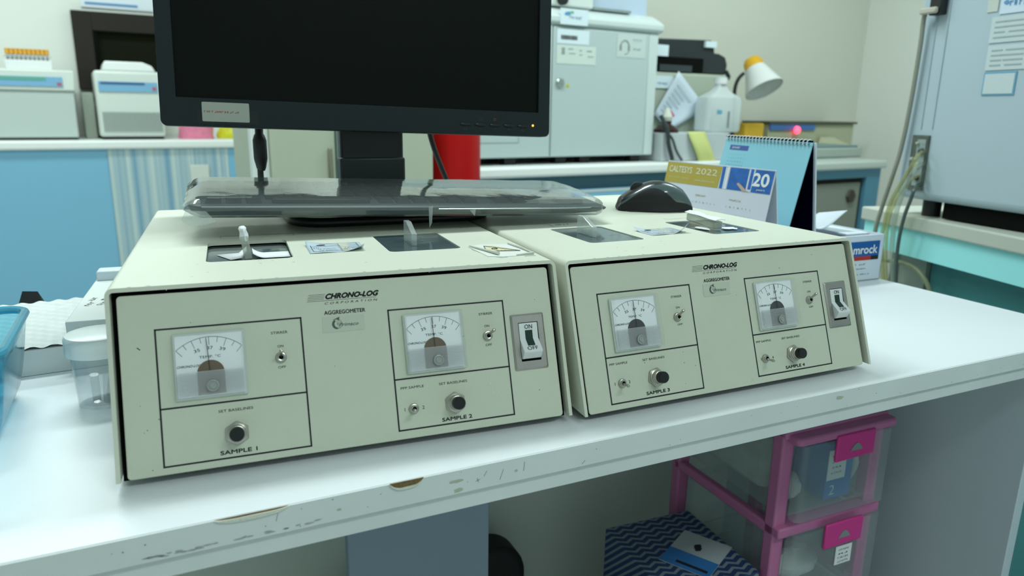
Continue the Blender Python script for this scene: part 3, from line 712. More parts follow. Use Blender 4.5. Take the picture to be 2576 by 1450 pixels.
zones['side_grip'].add(pts[0], [tuple(range(NA + 1))]); zones['side_grip'].add(pts[NU], [tuple(range(NA, -1, -1))])
zm = {'side_grip': mat('mouse_rubber', (.006, .007, .007), .6), 'grey_trim': mat('mouse_trim', (.075, .11, .115), .16, coat=.5), 'top_shell': mat('mouse_shell', (.012, .015, .016), .28)}
for k_, mb in zones.items():
    me_o = mb.build(k_, zm[k_], ms, ROOTM.get('x'), angle=50)
    bm = bmesh.new(); bm.from_mesh(me_o.data); bmesh.ops.remove_doubles(bm, verts=bm.verts, dist=1e-6); bmesh.ops.recalc_face_normals(bm, faces=bm.faces); bm.to_mesh(me_o.data); bm.free()
MB().lathe([(.0085, -.003), (.0105, -.002), (.0105, .002), (.0085, .003)], 28, T(-.024, 0, .0275) @ RX(PI / 2)).build('scroll_wheel', black, ms)
MB().prism(rrect(-.045, .045, -.024, .024, .012), 0, .002).build('underside', black, ms)

# ================================================================== CALENDARS
def tent(name, label, A_, B_, zt, lean, back, front_m, back_m, sth=.0015):
    """desk calendar: A_, B_ are the ends of the top edge (xy); the front page leans towards -n"""
    A_ = Vector((*A_, 0)); B_ = Vector((*B_, 0)); ex = (B_ - A_).normalized(); ln = (B_ - A_).length
    n_ = Vector((ex.y, -ex.x, 0))  # faces the viewer
    F = Matrix.Identity(4)
    upv = (Vector((0, 0, zt)) - n_ * lean).normalized(); Lf = math.hypot(zt, lean); nf = ex.cross(upv)
    t = thing(name, label, 'calendar', T(*(A_ + B_) / 2))
    iv = T(*(A_ + B_) / 2).inverted()
    F = Matrix.Identity(4)
    O = A_ + n_ * lean
    for i in range(3): F[i][0] = ex[i]; F[i][1] = upv[i]; F[i][2] = nf[i]
    F.translation = O
    O2 = A_ - n_ * back; up2 = (Vector((0, 0, zt)) + n_ * back).normalized(); L2_ = math.hypot(zt, back); n2 = ex.cross(up2)
    G = Matrix.Identity(4)
    for i in range(3): G[i][0] = ex[i]; G[i][1] = up2[i]; G[i][2] = n2[i]
    G.translation = O2
    MB().box(0, ln, 0, L2_, -.001, .001).build('back_board', back_m, t, iv @ G)
    MB().box(0, ln, 0, Lf, -.0012, 0).build('front_page', front_m, t, iv @ F)
    return t, iv, F, G, ln, Lf
navy = mat('navy_card', (.0008, .0015, .012), 1.0, spec=.0)
lb = mat('pale_blue_page', (.24, .52, .62), .55, var=.03)
tc_, iv, F, G, ln, Lf = tent('desk_calendar', 'large light blue spiral desk calendar behind the white one', (1.010, .357), (.972, .146), .232, .052, .030, lb, navy)
MB().box(ln - .0005, ln + .004, 0, Lf * .97, -.003, .0).build('page_stack', mat('page_edges', (.62, .66, .72), .7), tc_, iv @ G)
MB().add([(ln, 0, 0), (ln, .17, 0)] , []) 
sp = MB()
for k in range(24):
    x = .008 + k * (ln - .016) / 23
    sp.tube([(x, Lf - .004 + .0055 * math.cos(a * PI / 7) , -.001 + .0058 * math.sin(a * PI / 7)) for a in range(15)], .0007, 6)
sp.build('spiral_binding', white, tc_, iv @ F)
q = MB(); q.box(.018, .068, Lf - .024, Lf - .0155, .0001, .0003); q.build('month_banner', mat('banner_navy', (.05, .09, .30), .5), tc_, iv @ F, smooth=False)
q = MB(); q.text('JANUARY', .035, Lf - .0197, .0038, .022, .0005); q.build('month_name', white, tc_, iv @ F, smooth=False)
q = MB()
for r_ in range(6):
    for c_ in range(7):
        if (r_ == 0 and c_ < 6) and r_ != 0: continue
        q.text(str(min(31, max(1, r_ * 7 + c_ - 4))), .021 + c_ * .0068, Lf - .032 - r_ * .0062, .0024, None, .0003, res=1)
q.build('date_print', mat('teal_ink', (.06, .20, .26), .6), tc_, iv @ F, smooth=False)
q = MB(); q.box(0, ln, Lf - .0086, Lf - .0082, .0001, .0003)
for k in range(24): q.box(.006 + k * (ln - .016) / 23, .0095 + k * (ln - .016) / 23, Lf - .0075, Lf - .004, .0001, .0003)
q.build('binding_holes', mat('hole_teal', (.05, .17, .20), .6), tc_, iv @ F, smooth=False)

wp = mat('white_page', (.60, .63, .72), .55)
tw, iv, F, G, ln, Lf = tent('desk_calendar', 'white desk calendar with a gold 2022 band and blue picture strip', (.878, .362), (.879, .134), .190, .036, .034, wp, mat('white_card', (.62, .67, .76), .5))
bh = .036
q = MB(); q.prism([(0, Lf - bh), (ln * .535, Lf - bh), (ln * .545, Lf), (0, Lf)], .0001, .0004); q.build('gold_band', mat('gold_print', (.42, .33, .06), .5), tw, iv @ F, smooth=False)
q = MB(); q.text('CALTESYS', ln * .145, Lf - .0125, .0105, ln * .235, .0006, bold=.02); q.text('2022', ln * .405, Lf - .0125, .0100, ln * .205, .0006)
q.fuzz((7, 10, 11), ln * .14, Lf - .0265, .0020, ln * .21, .0006); q.text('www.caltesys.com', ln * .40, Lf - .0275, .0028, ln * .19, .0006)
q.build('band_lettering', mat('band_white', (.66, .66, .50), .6), tw, iv @ F, smooth=False)
pbm = mat('picture_blue', (.02, .12, .42), .5, var=.5, vscale=60)
q = MB(); q.prism([(ln * .545, Lf - bh), (ln * .99, Lf - bh), (ln * .995, Lf), (ln * .548, Lf)], .0001, .0003); q.build('picture_strip', wp, tw, iv @ F, smooth=False)
q = MB(); q.box(ln * .55, ln * .578, Lf - bh, Lf, .0004, .0005); q.box(ln * .62, ln * .785, Lf - bh, Lf, .0004, .0005); q.box(ln * .80, ln * .825, Lf - bh * .9, Lf - .001, .0004, .0005); q.prism([(ln * .83, Lf - bh), (ln * .99, Lf - bh), (ln * .993, Lf), (ln * .84, Lf)], .0004, .0005)
q.build('picture_panels', pbm, tw, iv @ F, smooth=False)
q = MB(); q.text('20', ln * .898, Lf - bh * .45, .019, ln * .13, .0008, bold=.04); q.text('years', ln * .91, Lf - bh * .86, .003, ln * .07, .0008)
MB().box(ln * .60, ln * .612, Lf - bh, Lf, .0005, .0007).build('picture_divider', white, tw, iv @ F, smooth=False)
q.build('picture_lettering', white, tw, iv @ F, smooth=False)
q = MB(); q.prism([(ln * .70, Lf - bh * .72), (ln * .715, Lf - bh * .66), (ln * .755, Lf - bh * .80), (ln * .80, Lf - bh * .98), (ln * .82, Lf - bh), (ln * .76, Lf - bh), (ln * .735, Lf - bh * .88)], .0006, .0009)
q.build('pointing_hand', mat('skin_print', (.50, .36, .28), .6), tw, iv @ F, smooth=False)
q = MB()
for c_, nm in ((.055, 'JANUARY'), (.34, 'FEBRUARY'), (.66, 'MARCH')):
    q.text(nm, ln * (c_ + .055), Lf - .052, .0030, ln * .10, .0003)
q.build('month_names', mat('gold_ink', (.40, .28, .08), .6), tw, iv @ F, smooth=False)
q = MB()
for c_ in (.02, .30, .62):
    for k, d in enumerate('SMTWTFS'): q.text(d, ln * (c_ + .035 * k + .03), Lf - .063, .0024, None, .0003, bold=.03, res=1)
    for r_ in range(5):
        for k in range(7): q.text(str(r_ * 7 + k % 7 + 1) if r_ * 7 + k < 28 else '', ln * (c_ + .035 * k + .03), Lf - .075 - r_ * .0105, .0020, None, .0003, res=1)
q.build('date_print', mat('grey_ink', (.22, .24, .27), .6), tw, iv @ F, smooth=False)

# ================================================================== GLOVE BOX
GM = T(1.148, .118, 0) @ RZ(R(-6.7))
gbx = thing('glove_box', 'open white carton with blue, red and black printed panel at the bench corner', 'box', GM)
gwm = mat('glossy_white_card', (.66, .72, .80), .4)
gw, gd, gh = .122, .235, .078
m = MB(); m.box(-gw, 0, 0, gd, .0005, .002); m.box(-gw, 0, 0, .0015, .0005, gh); m.box(-gw, 0, gd - .0015, gd, .0005, gh); m.box(-.0015, 0, 0, gd, .0005, gh); m.box(-gw, -gw + .0015, 0, gd, .0005, gh)
m.build('carton', gwm, gbx, smooth=False)
MB().box(-gw, 0, 0, .0012, 0, .03, T(0, 0, gh) @ RX(R(-100))).build('flap', gwm, gbx, smooth=False)
m = MB()
def flapf(u, v_): return (-gw * .75 + .06 * u, .055 + .06 * v_, gh + .004 + .030 * u * (1 - .4 * v_) * math.sin(u * 1.5))
m.grid(flapf, 8, 6); m.build('flap', gwm, gbx, solid=.001)
m = MB(); m.add([(-gw, .07, gh), (-gw, .19, gh), (-gw + .045, .15, gh + .028), (-gw + .040, .09, gh + .020)], [(0, 1, 2, 3)]); m.build('flap', mat('raw_card', (.58, .62, .52), .7), gbx, solid=.001, smooth=False)
m = MB(); m.box(-.055, -.002, .03, gd - .01, gh - .004, gh - .002); m.build('gloves', mat('glove_white', (.70, .76, .80), .7, bump=1, bscale=60), gbx, smooth=False)
GF = Matrix(((1, 0, 0, 0), (0, 0, -1, 0), (0, 1, 0, 0), (0, 0, 0, 1)))
q = MB(); q.box(-.115, -.010, .043, .068, .0004, .0006); q.build('blue_panel', mat('brand_blue', (.012, .10, .36), .45), gbx, GF, smooth=False)
q = MB(); q.box(-.115, -.028, .036, .043, .0004, .0006); q.build('red_bar', mat('brand_red', (.45, .03, .02), .45), gbx, GF, smooth=False)
q = MB(); q.box(-.028, -.010, .036, .043, .0004, .0006); q.build('black_bar', ink, gbx, GF, smooth=False)
q = MB(); q.text('shamrock', -.0565, .0545, .0140, .083, .0009, bold=.035); q.fuzz((6,), -.085, .0395, .0035, .03, .0009); q.build('carton_lettering', white, gbx, GF, smooth=False)
q = MB(); q.fuzz((6, 4), -.060, .029, .003, .045, .0006); q.fuzz((5, 11), -.060, .0215, .0022, .048, .0006); q.fuzz((3, 3, 4, 1), -.052, .012, .0022, .05, .0006); q.build('small_print', greyink, gbx, GF, smooth=False)

# ================================================================== LEFT OF THE INSTRUMENTS
# blue container
bm_ = clear('blue_translucent', (.60, .87, .95), milk=.13, milkcol=(.10, .55, .75), rough=.12)
cm = T(-.180, .148, 0) @ RZ(R(-4))
bc = thing('plastic_container', 'translucent blue plastic tub at the left edge of the bench', 'container', cm)
def tub(off, z0, z1, k0, k1, mb, flip=False):
    a = rrect(-.105 * k0 + off, .105 * k0 - off, -.073 * k0 + off, .073 * k0 - off, .018, 6); b_ = rrect(-.112 * k1 + off, .112 * k1 - off, -.078 * k1 + off, .078 * k1 - off, .018, 6); n = len(a)
    vs = []; rows = 6
    for j in range(rows + 1):
        t = j / rows; e = t ** .6
        for i in range(n): vs.append((a[i][0] * (1 - e) + b_[i][0] * e, a[i][1] * (1 - e) + b_[i][1] * e, z0 + (z1 - z0) * t))
    fs = [(j * n + i, j * n + (i + 1) % n, (j + 1) * n + (i + 1) % n, (j + 1) * n + i) for j in range(rows) for i in range(n)]
    fs.append(tuple(range(n - 1, -1, -1)))
    mb.add(vs, fs)
m = MB(); tub(0, .001, .080, .90, 1.0, m); m.build('tub_wall', bm_, bc, solid=.0018)
m = MB(); ring = rrect(-.112, .112, -.078, .078, .018, 6); m.tube([(x, y, .080) for x, y in ring + [ring[0]]], .0038, 8); m.build('rim', clear('blue_rim', (.35, .72, .84), milk=.5, milkcol=(.12, .48, .64), rough=.15), bc)
# specimen cup
cp = thing('specimen_cup', 'clear specimen cup with frosted screw lid beside the left instrument', 'cup', T(-.0075, .146, 0))
m = MB(); m.lathe([(.0222, .001), (.0252, .058), (.0244, .058), (.0214, .004), (.0001, .004)], 40); m.build('cup_wall', clear('cup_clear', (.98, .99, .995), milk=.08, milkcol=(.92, .97, 1.0)), cp)
m = MB(); m.lathe([(.0282, .050), (.0284, .0645), (.0268, .0675), (.023, .0685), (.0001, .0690)], 48); m.build('screw_lid', clear('lid_frosted', (.97, .99, .99), milk=.55, milkcol=(.93, .98, .98), rough=.25), cp)
cuvm = clear('cuvette', (.97, .98, .98), milk=.15, milkcol=(.95, 1, 1))
for k, (x, y, a, b_) in enumerate([(-.008, -.010, 8, 0), (.001, -.014, 12, 5), (.010, -.012, 14, 8), (.004, .002, -6, 12)]):
    m = MB(); m.lathe([(.0030, 0), (.0034, .002), (.0036, .026), (.0040, .0265), (.0040, .028)], 14, RX(R(a)) @ RY(R(b_)))
    o = m.build('glass_cuvette', cuvm, None, T(-.0075 + x * .9, .146 + y * .9, .0045)); tag(o, 'small clear tube lying inside the lidded specimen cup', 'tube', 'small tubes in the specimen cup')
# foam slab with dimples
m = MB()
fx0, fx1, fy0, fy1 = -.30, .024, .255, .458
def foam(u, v_):
    x = fx0 + (fx1 - fx0) * u; y = fy0 + (fy1 - fy0) * v_
    d = .9 * math.cos(x * 2 * PI / .019 + PI * math.floor(y / .0092)) * abs(math.sin(y * PI / .0092)) + .5 * noise.noise(Vector((x * 90, y * 90, 0)))
    xr = max(.0, (y - .25)) * .17
    return (x, y, .0295 + .0016 * d)
m.grid(foam, 130, 110)
m.box(fx0, fx1, fy0, fy1, .0005, .027)
fo = m.build('foam_slab', mat('white_foam', (.64, .67, .66), .7)); tag(fo, 'white dimpled foam slab lying left of the instruments behind the cup', 'foam slab')
# thin white carton with text
FM = T(.0, .245, .0315) @ RZ(R(-9.5))
fc = thing('flat_carton', 'flat white printed carton on the foam slab against the instrument', 'carton', FM)
m = MB(); m.box(-.036, .028, 0, .215, 0, .022); m.build('carton', mat('carton_white', (.64, .68, .67), .5), fc, bevel=.001)
m = MB()
for k in range(4): m.fuzz(((3,), (5,), (4,), (2,))[k], -.024 + (k % 2) * .013, .070 + (k // 2) * .022, .0065, .017, .0223, rot=R(70))
m.build('carton_print', greyink, fc, smooth=False)
m = MB(); m.box(-.034, .026, .19, .2155, .020, .034); m.build('raised_end', mat('carton_bluish', (.60, .70, .76), .4), fc, bevel=.002)
m = MB(); m.add([(-.018, 0, 0), (.02, 0, 0), (.024, .014, 0), (-.02, .018, 0), (-.006, .005, .026), (.010, .009, .024)], [(0, 1, 5, 4), (1, 2, 5), (2, 3, 4, 5), (3, 0, 4), (0, 3, 2, 1)])
o = m.build('black_clip', black, None, T(-.078, .49, .0) @ Matrix.Scale(1.0, 4)); o.matrix_world = T(-.079, .485, .0005) @ Matrix.Diagonal((1, 1, 1.45, 1)); tag(o, 'small black folded object behind the foam slab', 'clip')

# ================================================================== UNDER THE BENCH
DM = T(.781, -.013, 0) @ RZ(R(-6.5))
pk = mat('pink_plastic', (.50, .16, .33), .4); pkh = mat('hot_pink', (.62, .04, .26), .4)
dr = thing('plastic_drawer_tower', 'pink framed tower of clear plastic drawers under the bench', 'drawers', DM @ T(0, 0, FLOOR))
ivd = T(0, 0, -FLOOR)
m = MB(); dw, dd, zt = .200, .24, -.150
for x0 in (0, dw - .022):
    for y0 in (.0, dd - .024): m.box(x0, x0 + .022, y0 + .01, y0 + .030, FLOOR + .001, zt)
m.box(0, dw, .006, dd, zt - .012, zt)
levels = [zt - .012 - .138 * k for k in range(1, 5)]
for z_ in levels:
    if z_ > FLOOR: m.box(0, .014, .012, dd, z_ - .014, z_ + .002); m.box(dw - .014, dw, .012, dd, z_ - .014, z_ + .002); m.box(0, dw, .0, .03, z_ - .012, z_ + .004)
m.build('frame', pk, dr, ivd, bevel=.003)
MB().prism(rrect(.006, dw - .002, -.012, .03, .008), zt - .016, zt - .004).build('front_rim', pk, dr, ivd, bevel=.003)
dcl = clear('drawer_clear', (.95, .97, .97), milk=.13, milkcol=(.62, .70, .72), rough=.2)
for k in range(4):
    z1 = zt - .018 - .138 * k; z0 = z1 - .118
    if z0 < FLOOR: break
    m = MB(); th = .002
    m.prism(rrect(.020, dw - .006, -.010, .012, .009), z0, z1)
    m.box(.016, .018, .012, dd - .02, z0, z1 - .01); m.box(dw - .018, dw - .016, .012, dd - .02, z0, z1 - .01); m.box(.016, dw - .016, .012, dd - .02, z0, z0 + th); m.box(.016, dw - .016, dd - .022, dd - .02, z0, z1 - .01)
    dwr = m.build('drawer', dcl, dr, ivd, bevel=.001)
    m = MB(); hx = .112
    m.prism([(hx - .037, z1 - .032), (hx + .037, z1 - .030), (hx + .037, z1 + .008), (hx - .037, z1 + .008)], .0105, .0155, Matrix(((1, 0, 0, 0), (0, 0, -1, 0), (0, 1, 0, 0), (0, 0, 0, 1))))
    m.build('drawer_handle', pkh, dwr, ivd, bevel=.002)
    m = MB(); hb_ = [(hx - .012 + .024 * (i / 8), z1 - .018 + .011 * math.sin(PI * i / 8)) for i in range(9)]
    m.prism(hb_, .0156, .0164, Matrix(((1, 0, 0, 0), (0, 0, -1, 0), (0, 1, 0, 0), (0, 0, 0, 1)))); m.build('handle_slot', mat('slot_grey', (.22, .26, .26), .6), dwr, ivd, smooth=False)
# contents of the drawers
m = MB(); m.box(.098, .150, .016, .10, zt - .130, zt - .040); o = m.build('blue_carton', mat('carton_blue', (.015, .17, .50), .5), None, DM, bevel=.001); tag(o, 'blue and white carton inside the topmost clear drawer', 'carton')
q = MB(); q.text('2', .112, zt - .115, .016, None, 0); q2 = MB(); q2.f = list(q.f); q2.m = list(q.m); q2.v = [(x, .0156, y) for x, y, z_ in q.v]; q2.build('carton_numeral', mat('numeral_white', (.6, .66, .7), .5), o, DM, smooth=False)
m = MB(); m.box(.098, .134, .0148, .0156, zt - .098, zt - .050); o2 = m.build('carton_label', paper, o, DM, smooth=False)
m = MB()
for k in range(4): m.fuzz(((8,), (4,), (3,), (8,))[k], .116, zt - .060 - k * .009, .0035, .022, .0142, M=None)
m2 = MB(); m2.f = list(m.f); m2.m = list(m.m); m2.v = [(x, .0146, y) for x, y, z_ in m.v]; m2.build('carton_print', greyink, o2, DM, smooth=False)
for i, (x, y, z_, sx, sy, sz, lab) in enumerate([(.048, .05, zt - .105, .020, .03, .024, 'white crumpled bag at the left inside the top clear drawer'), (.164, .05, zt - .085, .014, .03, .042, 'tall pale bag at the right inside the top clear drawer'), (.08, .05, zt - .245, .05, .03, .022, 'pale crumpled bag inside the second clear drawer')]):
    m = MB()
    def bagf(u, v_, sx=sx, sy=sy, sz=sz, i=i):
        a = u * 2 * PI; p = -PI / 2 + PI * v_; k = 1 + .18 * noise.noise(Vector((3 * math.cos(a), 3 * math.sin(a), 4 * p + i)))
        return (sx * math.cos(p) * math.cos(a) * k, sy * math.cos(p) * math.sin(a) * k, sz * math.sin(p) * k)
    m.grid(bagf, 24, 12); o = m.build('plastic_bag', mat('bag_white', (.55, .60, .58), .5), None, DM @ T(x, y, z_)); tag(o, lab, 'bag')
m = MB(); m.box(.02, .085, .06, .2, zt - .12, zt - .03); o = m.build('wrapped_packet', mat('packet_pale', (.42, .46, .42), .4, var=.5, vscale=25, bump=2, bscale=30), None, DM, bevel=.01); tag(o, 'pale wrapped packets behind the side of the top clear drawer', 'packet')
m = MB(); q = MB(); m.box(.104, .136, -.0123, -.0115, zt - .222, zt - .192); lb2 = m.build('paper_label', paper, dr, ivd, smooth=False)
for k in range(4): q.fuzz(((8,), (2,), (6,), (7,))[k], .120, zt - .198 - k * .0065, .003, .022, 0)
m2 = MB(); m2.v = [(x, -.0126, y) for x, y, z_ in q.v]; m2.f = q.f; m2.m = q.m; m2.build('label_print', greyink, lb2, ivd, smooth=False)
# chevron patterned carton
def chevron():
    m = bpy.data.materials.new('chevron_card'); m.use_nodes = True; nt = m.node_tree; b = nt.nodes['Principled BSDF']; b.inputs['Roughness'].default_value = .6
    tc = nt.nodes.new('ShaderNodeTexCoord'); sx = nt.nodes.new('ShaderNodeSeparateXYZ'); nt.links.new(tc.outputs['Object'], sx.inputs[0])
    def mth(op, a, b_=None):
        n = nt.nodes.new('ShaderNodeMath'); n.operation = op
        for i, v_ in enumerate((a, b_)):
            if v_ is None: continue
            if isinstance(v_, (int, float)): n.inputs[i].default_value = v_
            else: nt.links.new(v_, n.inputs[i])
        return n.outputs[0]
    ad = mth('ADD', sx.outputs[1], sx.outputs[2])
    px = mth('PINGPONG', sx.outputs[0], .0125); s_ = mth('ADD', mth('MULTIPLY', ad, 1.0), mth('MULTIPLY', px, .55))
    fr = mth('FRACT', mth('MULTIPLY', s_, 78)); gt = mth('GREATER_THAN', fr, .60)
    mx = nt.nodes.new('ShaderNodeMix'); mx.data_type = 'RGBA'; nt.links.new(gt, mx.inputs[0]); mx.inputs[6].default_value = (.012, .035, .12, 1); mx.inputs[7].default_value = (.17, .22, .25, 1)
    nt.links.new(mx.outputs[2], b.inputs['Base Color']); return m
CMx = T(.620, .030, 0) @ RZ(R(-9))
m = MB(); m.box(0, .155, 0, .175, FLOOR + .0005, -.37)
chb = m.build('patterned_carton', chevron(), None, CMx, bevel=.001); tag(chb, 'tall navy carton with white chevron pattern beside the drawer tower', 'carton')
lf = thing('leaflet', 'blue and white leaflet lying on the chevron patterned carton', 'leaflet', CMx @ T(.09, .07, -.3694))
ivl = I4
m = MB(); m.box(-.045, .050, -.042, .034, 0, .0012, RZ(R(0))); m.build('sheet', mat('leaflet_grey', (.42, .46, .48), .5), lf, RZ(R(32)), smooth=False)
m = MB(); m.box(-.045, -.005, -.042, .034, .0013, .0016); m.build('blue_field', mat('leaflet_blue', (.03, .17, .45), .5), lf, RZ(R(32)), smooth=False)
m = MB(); m.box(-.037, -.031, -.036, .012, .0017, .0019); blob(m, .016, -.002, .008, .006, .0018, None, 14, .5); m.build('leaflet_print', ink, lf, RZ(R(32)), smooth=False)
# grey upright unit and black rounded bin
m = MB(); m.box(0, .181, 0, .016, FLOOR + .0005, -.10)
o = m.build('grey_board', mat('grey_board', (.24, .30, .38), .6), None, T(.2165, .15, 0) @ RZ(R(-5.6)), bevel=.0015); tag(o, 'plain blue-grey board standing upright under the middle of the bench', 'board')
m = MB(); m.prism(rrect(0, .30, FLOOR + .0005, -.425, .055, 8), -.06, 0, Matrix(((1, 0, 0, 0), (0, 0, -1, 0), (0, 1, 0, 0), (0, 0, 0, 1))))
o = m.build('rounded_bin', mat('matt_black', (.006, .007, .007), .7), None, T(.265, .33, 0) @ RZ(R(-5.6)), bevel=.012, seg=3); tag(o, 'black round-cornered object behind the blue-grey upright board', 'bin')

# ================================================================== BACKGROUND MIDDLE : beige cabinet, red extinguisher
cb = thing('beige_cabinet', 'beige upright cabinet behind the monitor stand', 'cabinet', T(.43, 1.40, FLOOR))
cbm = mat('beige_enamel', (.46, .49, .38), .5, var=.04)
m = MB(); m.box(0, .475, 0, .5, .0005, 1.10); m.build('cabinet_body', cbm, cb, bevel=.004)
m = MB(); m.box(.0, .172, -.022, -.001, .03, 1.09); m.build('door', cbm, cb, bevel=.004)
m = MB(); m.box(.150, .163, -.032, -.022, .83, .915); m.build('door_handle', mat('handle_olive', (.20, .20, .14), .5), cb, bevel=.004)  # door handle in one even dark olive
m = MB(); m.box(.176, .196, -.028, -.001, .03, 1.09); m.build('clear_strip', clear('strip_clear', (.75, .82, .80), milk=.35, milkcol=(.40, .46, .44)), cb, bevel=.002)
m = MB(); m.box(-.045, .0, -.005, .03, .0005, 1.10); m.build('white_edge', mat('edge_white', (.74, .78, .76), .5), cb, bevel=.003)
ext = thing('fire_extinguisher', 'red cylinder standing right of the beige cabinet', 'fire extinguisher', T(1.028, 1.50, FLOOR))
redm = mat('red_enamel', (.42, .004, .004), .35, spec=.25)
m = MB(); m.lathe([(.074, .0005), (.080, .010), (.080, .98), (.074, 1.02), (.05, 1.055), (.022, 1.07)], 48); m.build('cylinder', redm, ext)
m = MB(); m.lathe([(.018, 1.07), (.018, 1.10), (.012, 1.11)], 20); m.box(-.05, .03, -.01, .01, 1.11, 1.125); m.box(-.06, .02, -.008, .008, 1.13, 1.14, RY(R(-3))); m.build('valve', black, ext, bevel=.002)

# ================================================================== LEFT BACKGROUND
whitec = mat('counter_white', (.80, .83, .80), .35)
blu = mat('blue_cabinet', (.20, .45, .62), .5)
bl = thing('far_bench', 'long white-topped bench with blue front along the far left wall', 'bench', T(-.9, 3.7, FLOOR))
iv = T(-.9, 3.7, FLOOR).inverted()
MB().box(-2.9, .98, 3.70, 4.24, .045, .090).build('worktop', whitec, bl, iv, bevel=.012, seg=4)
MB().box(-2.9, .127, 3.725, 4.24, FLOOR, .044).build('cabinet_front', blu, bl, iv)
def stripes():
    m = bpy.data.materials.new('striped_laminate'); m.use_nodes = True; nt = m.node_tree; b = nt.nodes['Principled BSDF']; b.inputs['Roughness'].default_value = .6
    tc = nt.nodes.new('ShaderNodeTexCoord'); mp = nt.nodes.new('ShaderNodeMapping'); mp.inputs['Scale'].default_value = (26, 0, .05)
    nt.links.new(tc.outputs['Object'], mp.inputs[0]); n = nt.nodes.new('ShaderNodeTexNoise'); n.inputs['Scale'].default_value = 1; n.inputs['Detail'].default_value = 3
    nt.links.new(mp.outputs[0], n.inputs['Vector']); cr = nt.nodes.new('ShaderNodeValToRGB')
    cr.color_ramp.elements[0].position = .36; cr.color_ramp.elements[0].color = (.16, .33, .46, 1); cr.color_ramp.elements[1].position = .60; cr.color_ramp.elements[1].color = (.50, .60, .58, 1)
    nt.links.new(n.outputs['Fac'], cr.inputs[0]); nt.links.new(cr.outputs[0], b.inputs['Base Color']); return m
MB().box(.128, .715, 3.72, 4.24, FLOOR, .044).build('striped_panel', stripes(), bl, iv)
MB().box(.716, .86, 3.722, 4.24, FLOOR, .044).build('cabinet_front', blu, bl, iv)
MB().box(.86, .98, 3.722, 4.24, FLOOR, .044).build('end_panel', mat('pale_panel', (.70, .75, .78), .6), bl, iv)
sk = MB().box(.515, .610, 3.708, 3.7195, -.15, -.045).build('wall_socket', mat('socket_cream', (.62, .66, .60), .4), bevel=.004); tag(sk, 'pale socket plate on the striped panel of the far bench', 'socket')
mwh = mat('machine_white', (.66, .71, .66), .4); mgr = mat('machine_grey', (.50, .57, .54), .45)
lbl = mat('label_sky', (.20, .42, .62), .5)
c1 = thing('centrifuge', 'wide grey and white bench centrifuge at the far left', 'centrifuge', T(-.16, 3.8, .09))
iv = T(-.16, 3.8, .09).inverted()
MB().box(-.52, .012, 3.80, 4.17, .102, .330).build('lower_body', mgr, c1, iv, bevel=.006)
MB().box(-.52, .022, 3.79, 4.17, .331, .432).build('upper_body', mwh, c1, iv, bevel=.008)
MB().box(-.50, -.03, 3.785, 3.789, .352, .398).build('control_label', lbl, c1, iv)
MB().box(-.40, -.10, 3.7835, 3.7848, .380, .396).build('green_stripe', mat('label_green', (.12, .38, .30), .5), c1, iv)
MB().box(-.055, -.035, 3.7835, 3.7848, .358, .372).build('red_dot', mat('dot_red', (.45, .12, .15), .5), c1, iv)
MB().box(-.51, .005, 3.81, 4.19, .0905, .102).build('feet', black, c1, iv)
c2 = thing('centrifuge', 'narrow cream centrifuge with grille and white lid on the far bench', 'centrifuge', T(.26, 3.8, .09))
iv = T(.26, 3.8, .09).inverted()
MB().box(.108, .420, 3.80, 4.17, .104, .440).build('body', mwh, c2, iv, bevel=.015, seg=3)
MB().prism([(.15, .441), (.40, .441), (.385, .470), (.34, .488), (.165, .488)], -4.15, -3.82, Matrix(((1, 0, 0, 0), (0, 0, -1, 0), (0, 1, 0, 0), (0, 0, 0, 1)))).build('lid', mat('lid_white', (.84, .86, .84), .35), c2, iv, bevel=.006)
MB().box(.125, .400, 3.794, 3.799, .335, .385).build('control_label', lbl, c2, iv)
MB().box(.135, .340, 3.792, 3.7935, .372, .383).build('dark_stripe', mat('label_navy', (.04, .12, .28), .5), c2, iv)
MB().box(.375, .393, 3.792, 3.7935, .345, .362).build('red_dot', mat('dot_red', (.45, .12, .15), .5), c2, iv)
m = MB()
for k in range(26): m.box(.130 + k * .0108, .1365 + k * .0108, 3.795, 3.799, .130, .232)
m.build('vent_grille', mat('grille_dark', (.28, .33, .30), .6), c2, iv)
MB().box(.12, .41, 3.81, 4.19, .0905, .104).build('feet', black, c2, iv)
o = MB().box(.045, .100, 3.95, 4.2, .0905, .33).build('grey_unit', mat('unit_grey', (.36, .40, .33), .5), bevel=.004); tag(o, 'grey box in the gap between the two centrifuges', 'box')
# tube rack on the first centrifuge
rk = thing('tube_rack', 'white rack of orange-capped tubes on top of the wide centrifuge', 'rack', T(-.155, 3.9, .4325))
MB().box(-.11, .09, -.04, .04, 0, .045).build('rack_body', white, rk, bevel=.004)
MB().box(-.11, .09, -.04, .04, .062, .066).build('rack_plate', clear('rack_clear', milk=.4), rk)
capm = mat('orange_cap', (.75, .38, .05), .5); tbm = mat('tube_grey', (.42, .46, .46), .3)
tube0 = None
for r_ in range(2):
    for k in range(10):
        x = -.155 - .095 + k * .0185; y = 3.89 + r_ * .025
        if tube0 is None:
            tube0 = thing('capped_tube', 'orange-capped sample tube in the rack on the wide centrifuge', 'tube', T(x, y, .4785), 'orange-capped tubes in the white rack')
            MB().lathe([(.0060, 0), (.0065, .030)], 12).build('tube_body', tbm, tube0); MB().lathe([(.0092, .028), (.0092, .054), (.006, .055)], 12).build('cap', capm, tube0)
        else:
            t_ = tube0.copy(); C.objects.link(t_); t_.matrix_world = T(x, y, .4785)
            for ch in tube0.children: c_ = ch.copy(); C.objects.link(c_); c_.parent = t_
